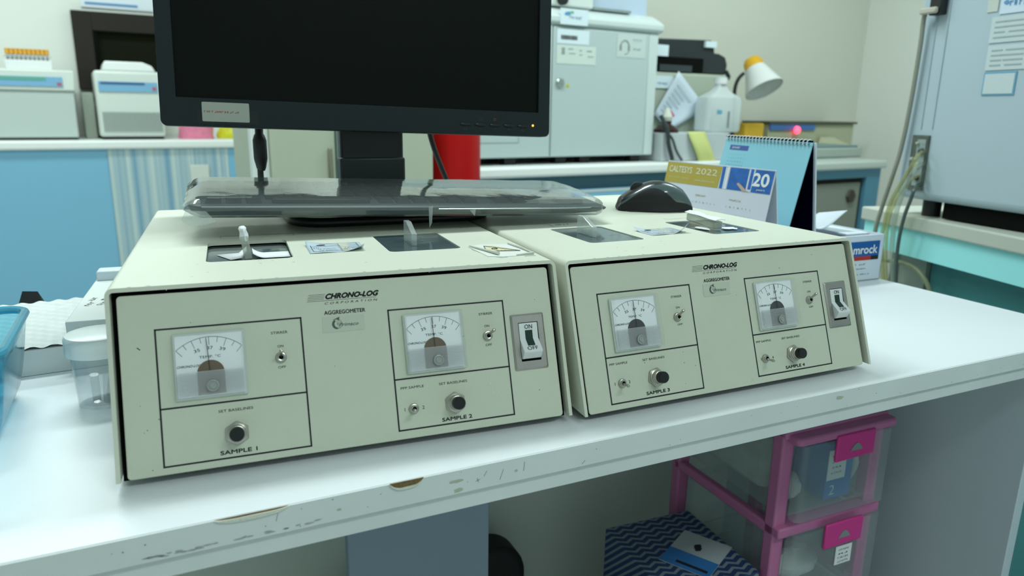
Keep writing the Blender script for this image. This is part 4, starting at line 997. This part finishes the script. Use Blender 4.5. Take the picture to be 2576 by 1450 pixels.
# dark frame, poster, bags
df = thing('dark_opening', 'dark brown framed opening on the far wall above the centrifuges', 'frame', T(.3, 4.24, .42))
iv = T(.3, 4.24, .42).inverted(); dbr = mat('dark_brown', (.030, .026, .023), .8, spec=.15)
m = MB(); m.box(.045, .14, 4.19, 4.249, .35, .765); m.box(.14, .90, 4.19, 4.249, .665, .765); m.box(.86, .90, 4.19, 4.249, .35, .665); m.build('frame_surround', dbr, df, iv, bevel=.003)
MB().box(.14, .86, 4.235, 4.249, .35, .665).build('dark_pane', mat('dark_olive', (.009, .011, .005), .8, spec=.1), df, iv)
MB().box(.140, .160, 4.20, 4.235, .45, .665).build('inner_edge', blackin, df, iv)
ps = thing('wall_poster', 'blue-bordered paper notice high on the far left wall', 'poster', T(.28, 4.245, .80))
iv = T(.28, 4.245, .80).inverted()
MB().box(.10, .47, 4.238, 4.249, .79, 1.05).build('sheet', mat('poster_white', (.74, .80, .86), .6), ps, iv)
MB().box(.12, .38, 4.235, 4.2378, .806, .818).build('blue_border', mat('poster_blue', (.12, .30, .55), .6), ps, iv)
def pouch(name, x0, x1, y, z0, h, col, label, sd):
    m = MB(); cx, w_ = (x0 + x1) / 2, (x1 - x0) / 2
    def f(u, v_):
        a = u * 2 * PI; k = 1 - .35 * v_ ** 2 + .12 * noise.noise(Vector((2 * math.cos(a), 2 * math.sin(a), 3 * v_ + sd)))
        return (w_ * math.cos(a) * k, .06 * math.sin(a) * k, h * v_ + .01 * math.sin(3 * a) * v_)
    m.grid(f, 28, 8); m.add([f(i / 28, 1) for i in range(28)], [tuple(range(28))]); m.add([f(i / 28, 0) for i in range(28)], [tuple(range(27, -1, -1))])
    o = m.build(name, mat(name + str(sd), col, .35, var=.25, vscale=40), None, T(cx, y, z0)); tag(o, label, 'bag')
pouch('plastic_bag', .49, .675, 3.86, .0905, .13, (.75, .22, .34), 'pink plastic bag on the far bench under the monitor', 1)
pouch('plastic_bag', .695, .93, 3.88, .0905, .13, (.62, .60, .03), 'yellow plastic bag on the far bench under the monitor', 2)

# ================================================================== RIGHT BACKGROUND
br = thing('side_bench', 'white-topped bench with blue front carrying the large grey analyser', 'bench', T(1.9, 1.75, FLOOR))
iv = T(1.9, 1.75, FLOOR).inverted()
MB().box(1.16, 2.62, 1.75, 2.29, .022, .064).build('worktop', whitec, br, iv, bevel=.012, seg=4)
MB().box(1.17, 2.62, 1.79, 2.29, -.035, .0215).build('apron', mat('deep_blue_shadow', (.05, .13, .17), .6), br, iv)  # cabinet blue darkened, shade under the worktop put into the colour
MB().box(1.17, 2.62, 1.765, 2.29, FLOOR, -.036).build('cabinet_front', blu, br, iv)
MB().box(1.17, 2.62, 1.7635, 1.7648, -.048, -.037).build('trim_strip', mat('trim_grey', (.50, .56, .55), .5), br, iv)
b2 = thing('corner_bench', 'grey-topped bench with open blue cabinet in the corner of the room', 'bench', T(3.1, 1.54, FLOOR))
iv = T(3.1, 1.54, FLOOR).inverted()
MB().box(2.63, 3.42, 1.54, 2.29, .022, .060).build('worktop', mat('counter_grey', (.46, .52, .48), .4), b2, iv, bevel=.01, seg=3)
bdk = mat('dull_blue', (.07, .21, .30), .6)
m = MB(); m.box(2.63, 3.40, 1.56, 1.58, -.02, .0215); m.box(3.29, 3.40, 1.56, 1.58, FLOOR, -.02); m.box(2.63, 2.70, 1.56, 1.58, FLOOR, -.02); m.build('cabinet_frame', bdk, b2, iv)
m = MB(); m.box(2.63, 3.40, 2.2, 2.22, FLOOR, .0215); m.box(3.38, 3.40, 1.58, 2.2, FLOOR, .0215); m.build('cabinet_inside', mat('inside_grey', (.20, .22, .18), .8), b2, iv)
MB().box(2.70, 3.27, 1.575, 1.59, FLOOR, -.045).build('inner_panel', mat('inside_olive', (.20, .22, .18), .8), b2, iv)
m = MB(); m.lathe([(.035, 0), (.030, .01), (.001, .012)], 6, RX(PI / 2)); m.build('panel_knob', mat('knob_brown', (.03, .02, .012), .5), b2, iv @ T(3.20, 1.573, -.11))
# analyser
an = thing('analyser', 'large light grey cabinet analyser behind the right of the monitor', 'lab analyser', T(1.7, 1.82, .064))
iv = T(1.7, 1.82, .064).inverted(); ag = mat('analyser_grey', (.47, .56, .55), .5); ag2 = mat('analyser_light', (.60, .68, .66), .45)
MB().box(1.15, 2.140, 1.83, 2.27, .092, .597).build('body', ag, an, iv, bevel=.006)
MB().box(1.15, 1.603, 1.822, 1.8295, .094, .596).build('left_panel', ag, an, iv, bevel=.003)
MB().box(1.607, 2.085, 1.820, 1.8295, .094, .585).build('door', ag, an, iv, bevel=.003)
MB().box(2.089, 2.138, 1.824, 1.8295, .094, .590).build('side_strip', ag2, an, iv, bevel=.003)
MB().prism([(.592, 0), (.592, -.40), (.665, -.40), (.665, -.06), (.64, -.01), (.625, .015), (.600, .015)], 1.15, 2.155, Matrix(((0, 0, 1, 0), (0, -1, 0, 1.825), (1, 0, 0, 0), (0, 0, 0, 1)))).build('top_cover', ag2, an, iv, bevel=.006)
MB().box(1.16, 1.459, 1.8205, 1.8225, .150, .1515).build('panel_groove', mat('groove', (.30, .36, .35), .6), an, iv)
MB().box(1.4575, 1.459, 1.8205, 1.8225, .150, .172).build('panel_groove', mat('groove', (.30, .36, .35), .6), an, iv)
m = MB(); m.lathe([(.018, 0), (.018, .006), (.014, .010), (.009, .010), (.001, .012)], 28, RX(PI / 2)); lk = m.build('door_lock', mat('lock_steel', (.45, .50, .48), .3, .8), an, iv @ T(1.641, 1.8195, .379))
m = MB(); m.lathe([(.008, 0), (.001, .001)], 16, RX(PI / 2)); m.build('yellow_dot', mat('dot_yellow', (.5, .5, .05), .6), an, iv @ T(1.679, 1.8195, .369))
stk = mat('sticker_pale', (.70, .80, .84), .5)
def sticker(x0, x1, z0, z1, y=1.8192, m_=None, nm='sticker'): return MB().box(x0, x1, y - .0004, y, z0, z1).build(nm, m_ or stk, an, iv)
s1 = sticker(1.628, 1.758, .594, .652, 1.8095, nm='maker_sticker')
q = MB(); blob(q, 0, 0, .016, .008, 0, T(1.660, 1.8085, .632) @ RX(PI / 2), 12, .3); q.build('logo_blob', mat('logo_blue', (.10, .30, .55), .6), s1, iv, smooth=False)
q = MB(); blob(q, 0, 0, .011, .006, 0, T(1.679, 1.8083, .638) @ RX(PI / 2), 12, .3); q.build('logo_leaf', mat('logo_green', (.18, .45, .28), .6), s1, iv, smooth=False)
q = MB(); q.fuzz((6,), 0, 0, .012, .062, 0, M=T(1.700, 1.8085, .620) @ RX(PI / 2), bold=.03); q.build('logo_text', mat('logo_blue', (.10, .30, .55), .6), s1, iv, smooth=False)
s2 = sticker(1.622, 1.775, .525, .578, nm='barcode_sticker'); q = MB()
for k in range(30): q.box(1.640 + k * .0026, 1.6412 + k * .0026 + random.random() * .001, 1.8180, 1.8184, .540, .556)
q.build('barcode', greyink, s2, iv)
s3 = sticker(1.622, 1.810, .450, .520, m_=mat('sticker_cream', (.62, .70, .64), .5), nm='table_sticker'); q = MB()
for a, b_, c_, d_ in [(1.645, 1.66, .485, .510), (1.675, 1.70, .505, .508), (1.68, 1.71, .488, .491), (1.73, 1.74, .500, .505), (1.73, 1.745, .485, .488), (1.765, 1.79, .500, .504), (1.77, 1.80, .480, .483)]: q.box(a, b_, 1.8180, 1.8184, c_, d_)
q.build('faint_print', mat('faint_print', (.30, .34, .32), .6), s3, iv)
s4 = sticker(1.915, 2.066, .488, .578, m_=mat('sticker_grey', (.56, .64, .60), .5), nm='headset_sticker'); q = MB()
q.tube([(1.955 + .022 * math.cos(R(a)), 1.8180, .530 + .024 * math.sin(R(a))) for a in range(0, 181, 15)], .0022, 6); q.box(1.929, 1.938, 1.817, 1.8185, .515, .535); q.box(1.972, 1.981, 1.817, 1.8185, .515, .535); q.tube([(1.978, 1.818, .515), (1.970, 1.818, .503), (1.955, 1.818, .500)], .0012, 5)
q.build('headset_icon', mat('icon_shade', (.26, .28, .27), .6), s4, iv)
q = MB(); q.fuzz((4,), 0, 0, .014, .05, 0, M=T(2.022, 1.8180, .555) @ RX(PI / 2)); q.fuzz((6,), 0, 0, .010, .045, 0, M=T(2.020, 1.8180, .522) @ RX(PI / 2)); q.build('sticker_text', mat('pale_blue_ink', (.38, .52, .62), .6), s4, iv, smooth=False)
m = MB()
for x in (1.22, 1.42, 1.66, 1.78, 2.05): m.box(x, x + .05, 1.86, 1.90, .0645, .092)
m.box(1.16, 2.12, 1.95, 2.25, .066, .0915); m.build('feet', black, an, iv)
# things on the analyser
tp = thing('white_device', 'white device with dark knob on top of the analyser', 'device', T(1.7, 1.9, .666))
iv = T(1.7, 1.9, .666).inverted(); MB().box(1.60, 1.82, 1.86, 2.1, .666, .80).build('device_body', mat('device_white', (.66, .72, .68), .5), tp, iv, bevel=.006)
MB().lathe([(.022, 0), (.022, .016), (.001, .017)], 20, RX(PI / 2)).build('knob', black, tp, iv @ T(1.665, 1.859, .690))
o = MB().box(1.83, 2.13, 1.90, 1.93, .666, .95).build('blue_binder', mat('binder_pale', (.50, .60, .72), .5), bevel=.002); tag(o, 'pale blue upright sheet on top of the analyser at its right', 'sheet')
o = MB().box(1.825, 2.02, 1.868, 1.89, .666, .676).build('grey_tray_edge', mat('tray_grey', (.24, .30, .29), .5)); tag(o, 'thin dark grey bar lying on the analyser before the blue sheet', 'bar')
# printers
XZy = lambda y: Matrix(((1, 0, 0, 0), (0, 0, 1, y), (0, 1, 0, 0), (0, 0, 0, 1)))
dkp = mat('printer_black', (.016, .024, .026), .5)
pt = thing('printer', 'black laser printer stacked on the beige printer right of the analyser', 'printer', T(2.5, 2.0, .4525))
iv = T(2.5, 2.0, .4525).inverted()
MB().prism([(2.16, .4535), (2.735, .4535), (2.742, .500), (2.725, .535), (2.685, .548), (2.650, .550), (2.645, .585), (2.625, .607), (2.16, .592)], 0, .28, XZy(2.0)).build('printer_body', dkp, pt, iv, bevel=.006)
MB().box(2.18, 2.575, 1.994, 2.0005, .456, .520).build('paper_slot', blackin, pt, iv)
MB().box(2.30, 2.50, 1.988, 1.994, .456, .485).build('output_tray', mat('tray_dark', (.03, .045, .048), .4), pt, iv)
for a, b_, c_, d_ in ((2.25, 2.345, .520, .568), (2.575, 2.645, .572, .600)): MB().box(a, b_, 1.985, 1.9865 + .012, c_, d_).build('sticker', stk, pt, iv)
MB().tube([(2.735, 2.0, .47), (2.755, 1.998, .445), (2.75, 1.998, .435)], .010, 8).build('lever', dkp, pt, iv)
pt2 = thing('printer', 'beige printer under the black one beside the analyser', 'printer', T(2.5, 1.98, .064))
iv = T(2.5, 1.98, .064).inverted(); bgm = mat('printer_beige', (.42, .47, .38), .5)
MB().box(2.17, 2.735, 1.985, 2.28, .065, .452).build('printer_body', bgm, pt2, iv, bevel=.012)
MB().box(2.25, 2.38, 1.978, 1.985, .380, .435).build('maker_sticker', stk, pt2, iv); MB().box(2.66, 2.69, 1.978, 1.985, .405, .440).build('blue_label', mat('label_cyan', (.15, .45, .62), .5), pt2, iv)
q = MB(); q.fuzz((6,), 0, 0, .012, .062, 0, M=T(2.315, 1.9770, .400) @ RX(PI / 2), bold=.03); q.build('sticker_text', mat('logo_blue', (.10, .30, .55), .6), pt2, iv, smooth=False)
# paper sheet hung cornerwise
m = MB(); P4 = [(2.396, 1.965, .457), (2.590, 1.965, .293), (2.36, 1.965, .193), (2.262, 1.965, .262)]
def pf(u, v_):
    a = Vector(P4[0]).lerp(Vector(P4[1]), u); b_ = Vector(P4[3]).lerp(Vector(P4[2]), u); p = a.lerp(b_, v_); return (p.x, p.y + .012 * math.sin(PI * u) * math.sin(PI * v_), p.z)
m.grid(pf, 8, 8); sh = m.build('paper_sheet', mat('sheet_bluish', (.62, .70, .78), .7), None, I4, solid=.0006); tag(sh, 'white paper hung by its corner in front of the beige printer', 'paper')
q = MB()
for k in range(7):
    a = Vector(pf(.15, .2 + k * .1)); b_ = Vector(pf(.15 + .55 * random.random() + .15, .2 + k * .1)); a.y -= .004; b_.y -= .004; q.tube([a, b_], .0016, 4)
q.build('handwriting', mat('pencil', (.42, .46, .52), .7), sh, I4)
# white box with sticky note
wb = thing('white_box', 'white box with a yellow note on its front edge left of the blue calendar', 'box', T(2.36, 1.80, .0645))
iv = T(2.36, 1.80, .0645).inverted()
MB().box(2.165, 2.565, 1.79, 1.96, .0655, .186).build('box_body', mat('box_pale', (.52, .57, .58), .5), wb, iv, bevel=.003)
nt_ = MB()
def ntf(u, v_): return (2.305 + .105 * u + .06 * v_ ** 1.5 + .01 * v_, 1.786 - .03 * math.sin(PI * v_ * .8) * .6, .192 - .135 * v_)
nt_.grid(ntf, 4, 12); o = nt_.build('sticky_note', mat('note_yellow', (.62, .66, .24), .6), None, I4, solid=.001); tag(o, 'yellow paper note curling down the front of the white box', 'note')
# jug, brown bottle, lamp, yellow block
jg = thing('plastic_jug', 'translucent white plastic jug with small cap beside the lamp', 'jug', T(2.60, 1.90, .187))
m = MB(); pr_ = rrect(-.115, .115, -.055, .055, .035, 6); n = len(pr_); vs = []; lv = [(.0, .92), (.01, 1), (.13, 1), (.155, .95), (.170, .70), (.185, .38), (.205, .24), (.225, .22)]
for z_, k in lv:
    for x, y in pr_: vs.append((x * k, y * (k if k > .6 else k * 1.5), z_))
m.add(vs, [(j * n + i, j * n + (i + 1) % n, (j + 1) * n + (i + 1) % n, (j + 1) * n + i) for j in range(len(lv) - 1) for i in range(n)] + [tuple(range(n - 1, -1, -1))])
m.build('jug_body', clear('jug_milky', (.85, .90, .90), milk=.6, milkcol=(.80, .86, .86), rough=.3), jg)
MB().lathe([(.030, .218), (.030, .246), (.001, .248)], 24).build('cap', white, jg)
MB().box(.006, .016, -.0585, -.0565, .02, .095).build('level_strip', mat('strip_dark', (.22, .26, .27), .6), jg); MB().box(-.065, -.035, -.0585, -.0565, .085, .10).build('blue_mark', mat('mark_blue', (.12, .38, .55), .6), jg)
bb_ = thing('dropper_bottle', 'dark brown bottle with white top on the white box', 'bottle', T(2.236, 1.85, .1865))
MB().lathe([(.055, .0), (.056, .012), (.040, .026), (.022, .036), (.022, .050)], 28).build('bottle_body', mat('amber_brown', (.035, .012, .010), .2), bb_)
MB().lathe([(.022, .050), (.026, .066), (.018, .085), (.008, .105)], 24).build('dropper_top', mat('dropper_cream', (.60, .64, .55), .5), bb_)
MB().tube([(.0, 0, .095), (.02, 0, .09), (.038, 0, .07)], .007, 8).build('pink_tag', mat('tag_pink', (.60, .15, .30), .5), bb_)
dl = thing('desk_lamp', 'white desk lamp with yellow top and dark gooseneck', 'lamp', T(2.87, 2.05, .060))
iv = T(2.87, 2.05, .060).inverted()
Ms = T(2.985, 2.02, .462) @ RY(R(178)) @ RX(R(33))
m = MB(); m.lathe([(.0955, .085), (.093, .075), (.048, -.045), (.040, -.075), (.030, -.080), (.032, -.070), (.044, -.040), (.088, .076)], 40, None, cap=False); m.build('lamp_shade', mat('shade_white', (.74, .76, .74), .35), dl, iv @ Ms)
m = MB()
def capf(u, v_):
    a = -1.5 + 3.0 * u; r_ = .0445 + (.052 - .0445) * v_; z_ = -.088 + .055 * v_ + .03 * abs(u - .5) * v_; return ((r_ * (.35 + .65 * v_)) * math.cos(a + 2.2), (r_ * (.35 + .65 * v_)) * math.sin(a + 2.2), z_)
m.lathe([(.050, -.038), (.0465, -.075), (.036, -.092), (.001, -.095)], 32, None); m.build('yellow_top', mat('lamp_yellow', (.75, .42, .02), .4), dl, iv @ Ms)
MB().tube(smooth_path([(2.925, 2.06, .47), (2.89, 2.06, .44), (2.872, 2.06, .39), (2.868, 2.05, .30), (2.87, 2.05, .10)]), .009, 8).build('gooseneck', black, dl, iv)
MB().lathe([(.08, .0005), (.08, .02), (.02, .03)], 28).build('lamp_base', mat('lamp_base_white', (.6, .63, .6), .5), dl)
o = MB().box(3.00, 3.14, 2.08, 2.16, .0605, .225).build('yellow_block', mat('block_yellow', (.75, .45, .03), .5), bevel=.008); tag(o, 'yellow box behind the blue calendar under the lamp', 'box')
# instrument with red light and grey tray
ri = thing('meter_box', 'olive instrument with blue lid and glowing red light near the corner', 'instrument', T(3.55, 2.12, .0605))
iv = T(3.55, 2.12, .0605).inverted()
MB().box(3.20, 3.93, 2.10, 2.27, .0610, .222).build('instrument_body', mat('olive_cream', (.42, .44, .30), .6), ri, iv, bevel=.004)
MB().box(3.20, 3.57, 2.09, 2.0995, .190, .222).build('blue_lid', mat('lid_blue', (.05, .16, .42), .5), ri, iv); MB().box(3.19, 3.94, 2.085, 2.28, .2225, .235).build('dark_top', mat('dark_olive_top', (.08, .08, .05), .6), ri, iv)
m = MB(); m.lathe([(.021, 0), (.018, .012), (.010, .020), (.001, .022)], 24, RX(PI / 2)); m.build('red_light', mat('red_glow', (.9, .1, .15), .4, emit=(1, .06, .12), es=2.2), ri, iv @ T(3.40, 2.08, .190))
MB().prism([(3.62, .150), (3.70, .150), (3.86, .105), (3.60, .105)], 2.06, 2.085, Matrix(((1, 0, 0, 0), (0, 0, 1, 0), (0, 1, 0, 0), (0, 0, 0, 1)))).build('cream_flap', mat('flap_cream', (.60, .60, .42), .6), ri, iv)
gt = thing('grey_tray', 'low grey tray on the corner bench under the olive instrument', 'tray', T(3.3, 1.8, .0605))
iv = T(3.3, 1.8, .0605).inverted()
MB().box(2.98, 3.515, 1.75, 2.02, .0610, .112).build('tray_body', mat('tray_stone', (.36, .42, .37), .5), gt, iv, bevel=.008); MB().box(3.0, 3.49, 1.76, 2.0, .1125, .122).build('tray_lid', mat('tray_teal', (.16, .26, .27), .5), gt, iv, bevel=.003)
# cables by the analyser
for i, (pts_, lab) in enumerate([([(2.155, 1.80, .26), (2.175, 1.775, .20), (2.185, 1.773, .14), (2.205, 1.772, .09), (2.21, 1.771, .072)], 'thick black cable looping beside the analyser'), ([(2.15, 1.81, .22), (2.20, 1.776, .17), (2.235, 1.775, .11), (2.27, 1.774, .070)], 'thin dark cable beside the thick one near the analyser')]):
    cable('black_cable', pts_, .009 if i == 0 else .005, mat('cable_grey', (.03, .045, .045), .5), lab)

# ------------------------------------------------------------------ teal bench and tall device on the right
a_t = math.atan2(.5109 - .0695, 1.6751 - 1.5162)
TD = T(1.6751, .5109, 0) @ RZ(a_t - PI / 2)     # local +y runs along the bench to the back, +x away from the viewer
tb2 = thing('teal_bench', 'cream-topped bench with turquoise apron on the right carrying the tall cabinet', 'bench', TD @ T(0, 0, FLOOR))
ivt = T(0, 0, -FLOOR)
MB().box(0, .75, -1.6, 0, .018, .050).build('worktop', mat('counter_cream', (.52, .55, .48), .4), tb2, ivt, bevel=.004)
MB().box(.012, .75, -1.6, -.004, -.045, .0175).build('apron', mat('turquoise', (.36, .84, .86), .5), tb2, ivt)
MB().box(.06, .75, -1.6, -.19, FLOOR, -.046).build('cabinet', mat('teal_shaded', (.045, .20, .21), .6), tb2, ivt)  # teal darkened to carry the shade below the apron
MB().box(.05, .30, -.185, -.10, FLOOR, -.046).build('leg_panel', mat('leg_grey', (.24, .28, .24), .6), tb2, ivt)
MB().box(.09, .35, -.095, -.02, FLOOR, -.046).build('leg_panel', mat('leg_olive', (.14, .17, .13), .6), tb2, ivt)
DV = T(1.6362, .4093, .0324) @ RZ(R(-12.5)) @ Matrix.Scale(.88, 4)
dv = thing('tall_cabinet', 'tall pale blue-grey cabinet standing on the turquoise bench', 'cabinet', DV @ T(0, 0, .0205))
ivv = T(0, 0, -.0205)
dvm = mat('pale_blue_enamel', (.44, .54, .60), .5)
MB().box(0, .6, -1.2, 0, .062, 1.45).build('cabinet_body', dvm, dv, ivv, bevel=.02, seg=4)
for y in (-.08, -1.1):
    for x in (.05, .5): MB().lathe([(.022, .0207), (.022, .0615)], 20, T(x, y, 0)).build('foot', black, dv, ivv)
MB().box(.02, .55, -1.15, -.14, .0225, .0615).build('gap_shade', blackin, dv, ivv)  # black block stands in for the shaded gap under the cabinet
smg = mat('seam_grey', (.40, .49, .54), .5)
MB().box(-.0025, .0, -.0585, -.0565, .24, 1.44).build('door_seam', smg, dv, ivv); MB().box(-.0025, .0, -.0920, -.0900, .24, 1.44).build('door_seam', smg, dv, ivv)
sp_ = MB().box(-.006, .0, -.0895, -.0405, .088, .225).build('connector_panel', mat('panel_dark', (.10, .12, .10), .5, var=.7, vscale=70), dv, ivv)
MB().box(-.0075, -.0061, -.084, -.058, .098, .215).build('connector_plate', mat('plate_grey', (.28, .34, .34), .4, var=.4, vscale=80), sp_, ivv)
for k, (y, z_, r_) in enumerate([(-.076, .185, .008), (-.066, .150, .009), (-.074, .118, .006), (-.062, .205, .004), (-.050, .125, .005), (-.050, .165, .005)]):
    MB().lathe([(r_, 0), (r_ * .9, .006), (r_ * .3, .008)], 18, T(-.0076 if y < -.057 else -.006, y, z_) @ RY(-PI / 2)).build('connector', mat('connector_pale', (.40, .45, .34), .4) if k % 2 else mat('connector_dark', (.05, .06, .05), .4), sp_, ivv)
MB().box(-.022, .0, -.082, -.048, .512, .60).build('black_inlet', black, dv, ivv, bevel=.003)
MB().box(-.034, -.0225, -.078, -.030, .515, .530).build('cable_plug', mat('plug_pale', (.50, .46, .40), .5), dv, ivv, bevel=.004)
def dst(y0, y1, z0, z1, m_, nm): return MB().box(-.0022, -.0005, y0, y1, z0, z1).build(nm, m_, dv, ivv)
stw = mat('notice_white', (.56, .64, .66), .6)
# notices on the cabinet
def lines(s, y0, y1, z0, z1, n):
    q = MB()
    for k in range(n):
        z_ = z1 - (z1 - z0) * (k + 1) / (n + 1); q.box(-.0030, -.0023, y1 - .01 - (y1 - y0) * .25, y1 - .01, z_ - .0015, z_ + .0015); q.box(-.0030, -.0023, y0 + .02, y0 + .02 + (y1 - y0) * (.35 + .15 * random.random()), z_ - .0015, z_ + .0015)
    q.build('notice_text', mat('notice_ink', (.36, .43, .45), .6), s, ivv)
NOT = [(-.310, -.2065, .436, .492, 4), (-.315, -.2085, .376, .430, 4)]
for a in NOT: lines(dst(a[0], a[1], a[2], a[3], stw, 'notice'), *a)
s = dst(-.288, -.2095, .321, .372, mat('notice_blue', (.14, .38, .55), .6), 'notice'); MB().box(-.0032, -.0023, -.285, -.213, .324, .368).build('notice_field', stw, s, ivv)
s = dst(-.36, -.222, .497, .56, mat('notice_cool', (.62, .72, .84), .6), 'notice')
q = MB(); q.fuzz((6,), 0, 0, .014, .065, 0, M=T(-.0035, -.275, .518) @ RZ(-PI / 2) @ RX(PI / 2), bold=.03); q.build('notice_logo', mat('logo_blue', (.10, .30, .55), .6), s, ivv, smooth=False)
q = MB(); blob(q, 0, 0, .006, .005, 0, T(-.0035, -.236, .521) @ RZ(-PI / 2) @ RX(PI / 2), 12, .2); q.build('logo_blob', mat('logo_blue', (.10, .30, .55), .6), s, ivv, smooth=False)
q = MB(); blob(q, 0, 0, .006, .0045, 0, T(-.0036, -.252, .528) @ RZ(-PI / 2) @ RX(PI / 2), 12, .2); q.build('logo_leaf', mat('logo_green', (.18, .45, .28), .6), s, ivv, smooth=False)
s = dst(-.216, -.190, .504, .56, mat('tag_cream', (.56, .60, .55), .6), 'notice')

# grey cord down the corner of the tall cabinet, tubing into the side of the bench
cable('hanging_cord', [(1.606, .364, .496), (1.612, .382, .484), (1.615, .3837, .4268), (1.617, .3875, .3084), (1.617, .3947, .2028), (1.612, .4028, .1392), (1.612, .4179, .0639), (1.612, .4272, -.0038), (1.62, .4239, -.0911), (1.63, .42, -.4)], .0048, mat('cord_taupe', (.26, .27, .22), .5), 'taupe cord running down the edge of the tall pale cabinet')
tbm1 = clear('tube_yellowish', (.84, .86, .66), milk=.35, milkcol=(.55, .56, .34), rough=.15); tbm2 = clear('tube_clear', (.88, .92, .88), milk=.3, milkcol=(.56, .62, .55), rough=.15)
TUB = [([(1.6172, .3410, .1935), (1.600, .3373, .1929), (1.585, .3383, .1818), (1.583, .354, .144), (1.585, .3795, .0878), (1.595, .3956, .0299), (1.60, .3983, -.0274), (1.61, .381, -.1604), (1.62, .38, -.35)], .0046, tbm1, 'yellowish clear tube leaving the connector panel at the left of the bundle'),
       ([(1.6165, .3395, .168), (1.600, .3358, .1669), (1.578, .3345, .1545), (1.575, .3471, .1184), (1.578, .3611, .0631), (1.585, .3652, -.0021), (1.59, .3619, -.058), (1.60, .352, -.1523), (1.61, .35, -.35)], .0054, tbm2, 'wide clear tube in the middle of the bundle over the turquoise edge'),
       ([(1.6180, .345, .141), (1.6012, .3414, .1401), (1.583, .343, .1318), (1.580, .3621, .0989), (1.585, .3801, .0466), (1.59, .3833, -.0053), (1.597, .3813, -.0623), (1.61, .3732, -.1586), (1.62, .37, -.35)], .0036, tbm1, 'thin yellowish tube in the middle of the bundle over the turquoise edge'),
       ([(1.6160, .337, .124), (1.5993, .3332, .1232), (1.570, .3235, .1139), (1.567, .3271, .0900), (1.567, .3352, .0536), (1.572, .3426, .0025), (1.58, .3457, -.054), (1.59, .3425, -.1488), (1.60, .34, -.4)], .0040, mat('tube_dark', (.07, .10, .09), .3), 'dark tube at the right of the bundle over the turquoise edge'),
       ([(1.60, .45, -.05), (1.63, .43, -.066), (1.625, .36, -.062), (1.612, .31, -.072), (1.606, .275, -.11), (1.61, .272, -.17), (1.62, .29, -.25)], .0050, mat('tube_olive', (.20, .22, .13), .4), 'olive tube arching under the turquoise apron')]
for p_, r_, m_, lab in TUB:
    m = MB(); m.tube(smooth_path(p_), r_, 10); o = m.build('plastic_tubing', m_); tag(o, lab, 'tubing', 'tubing from the tall cabinet')
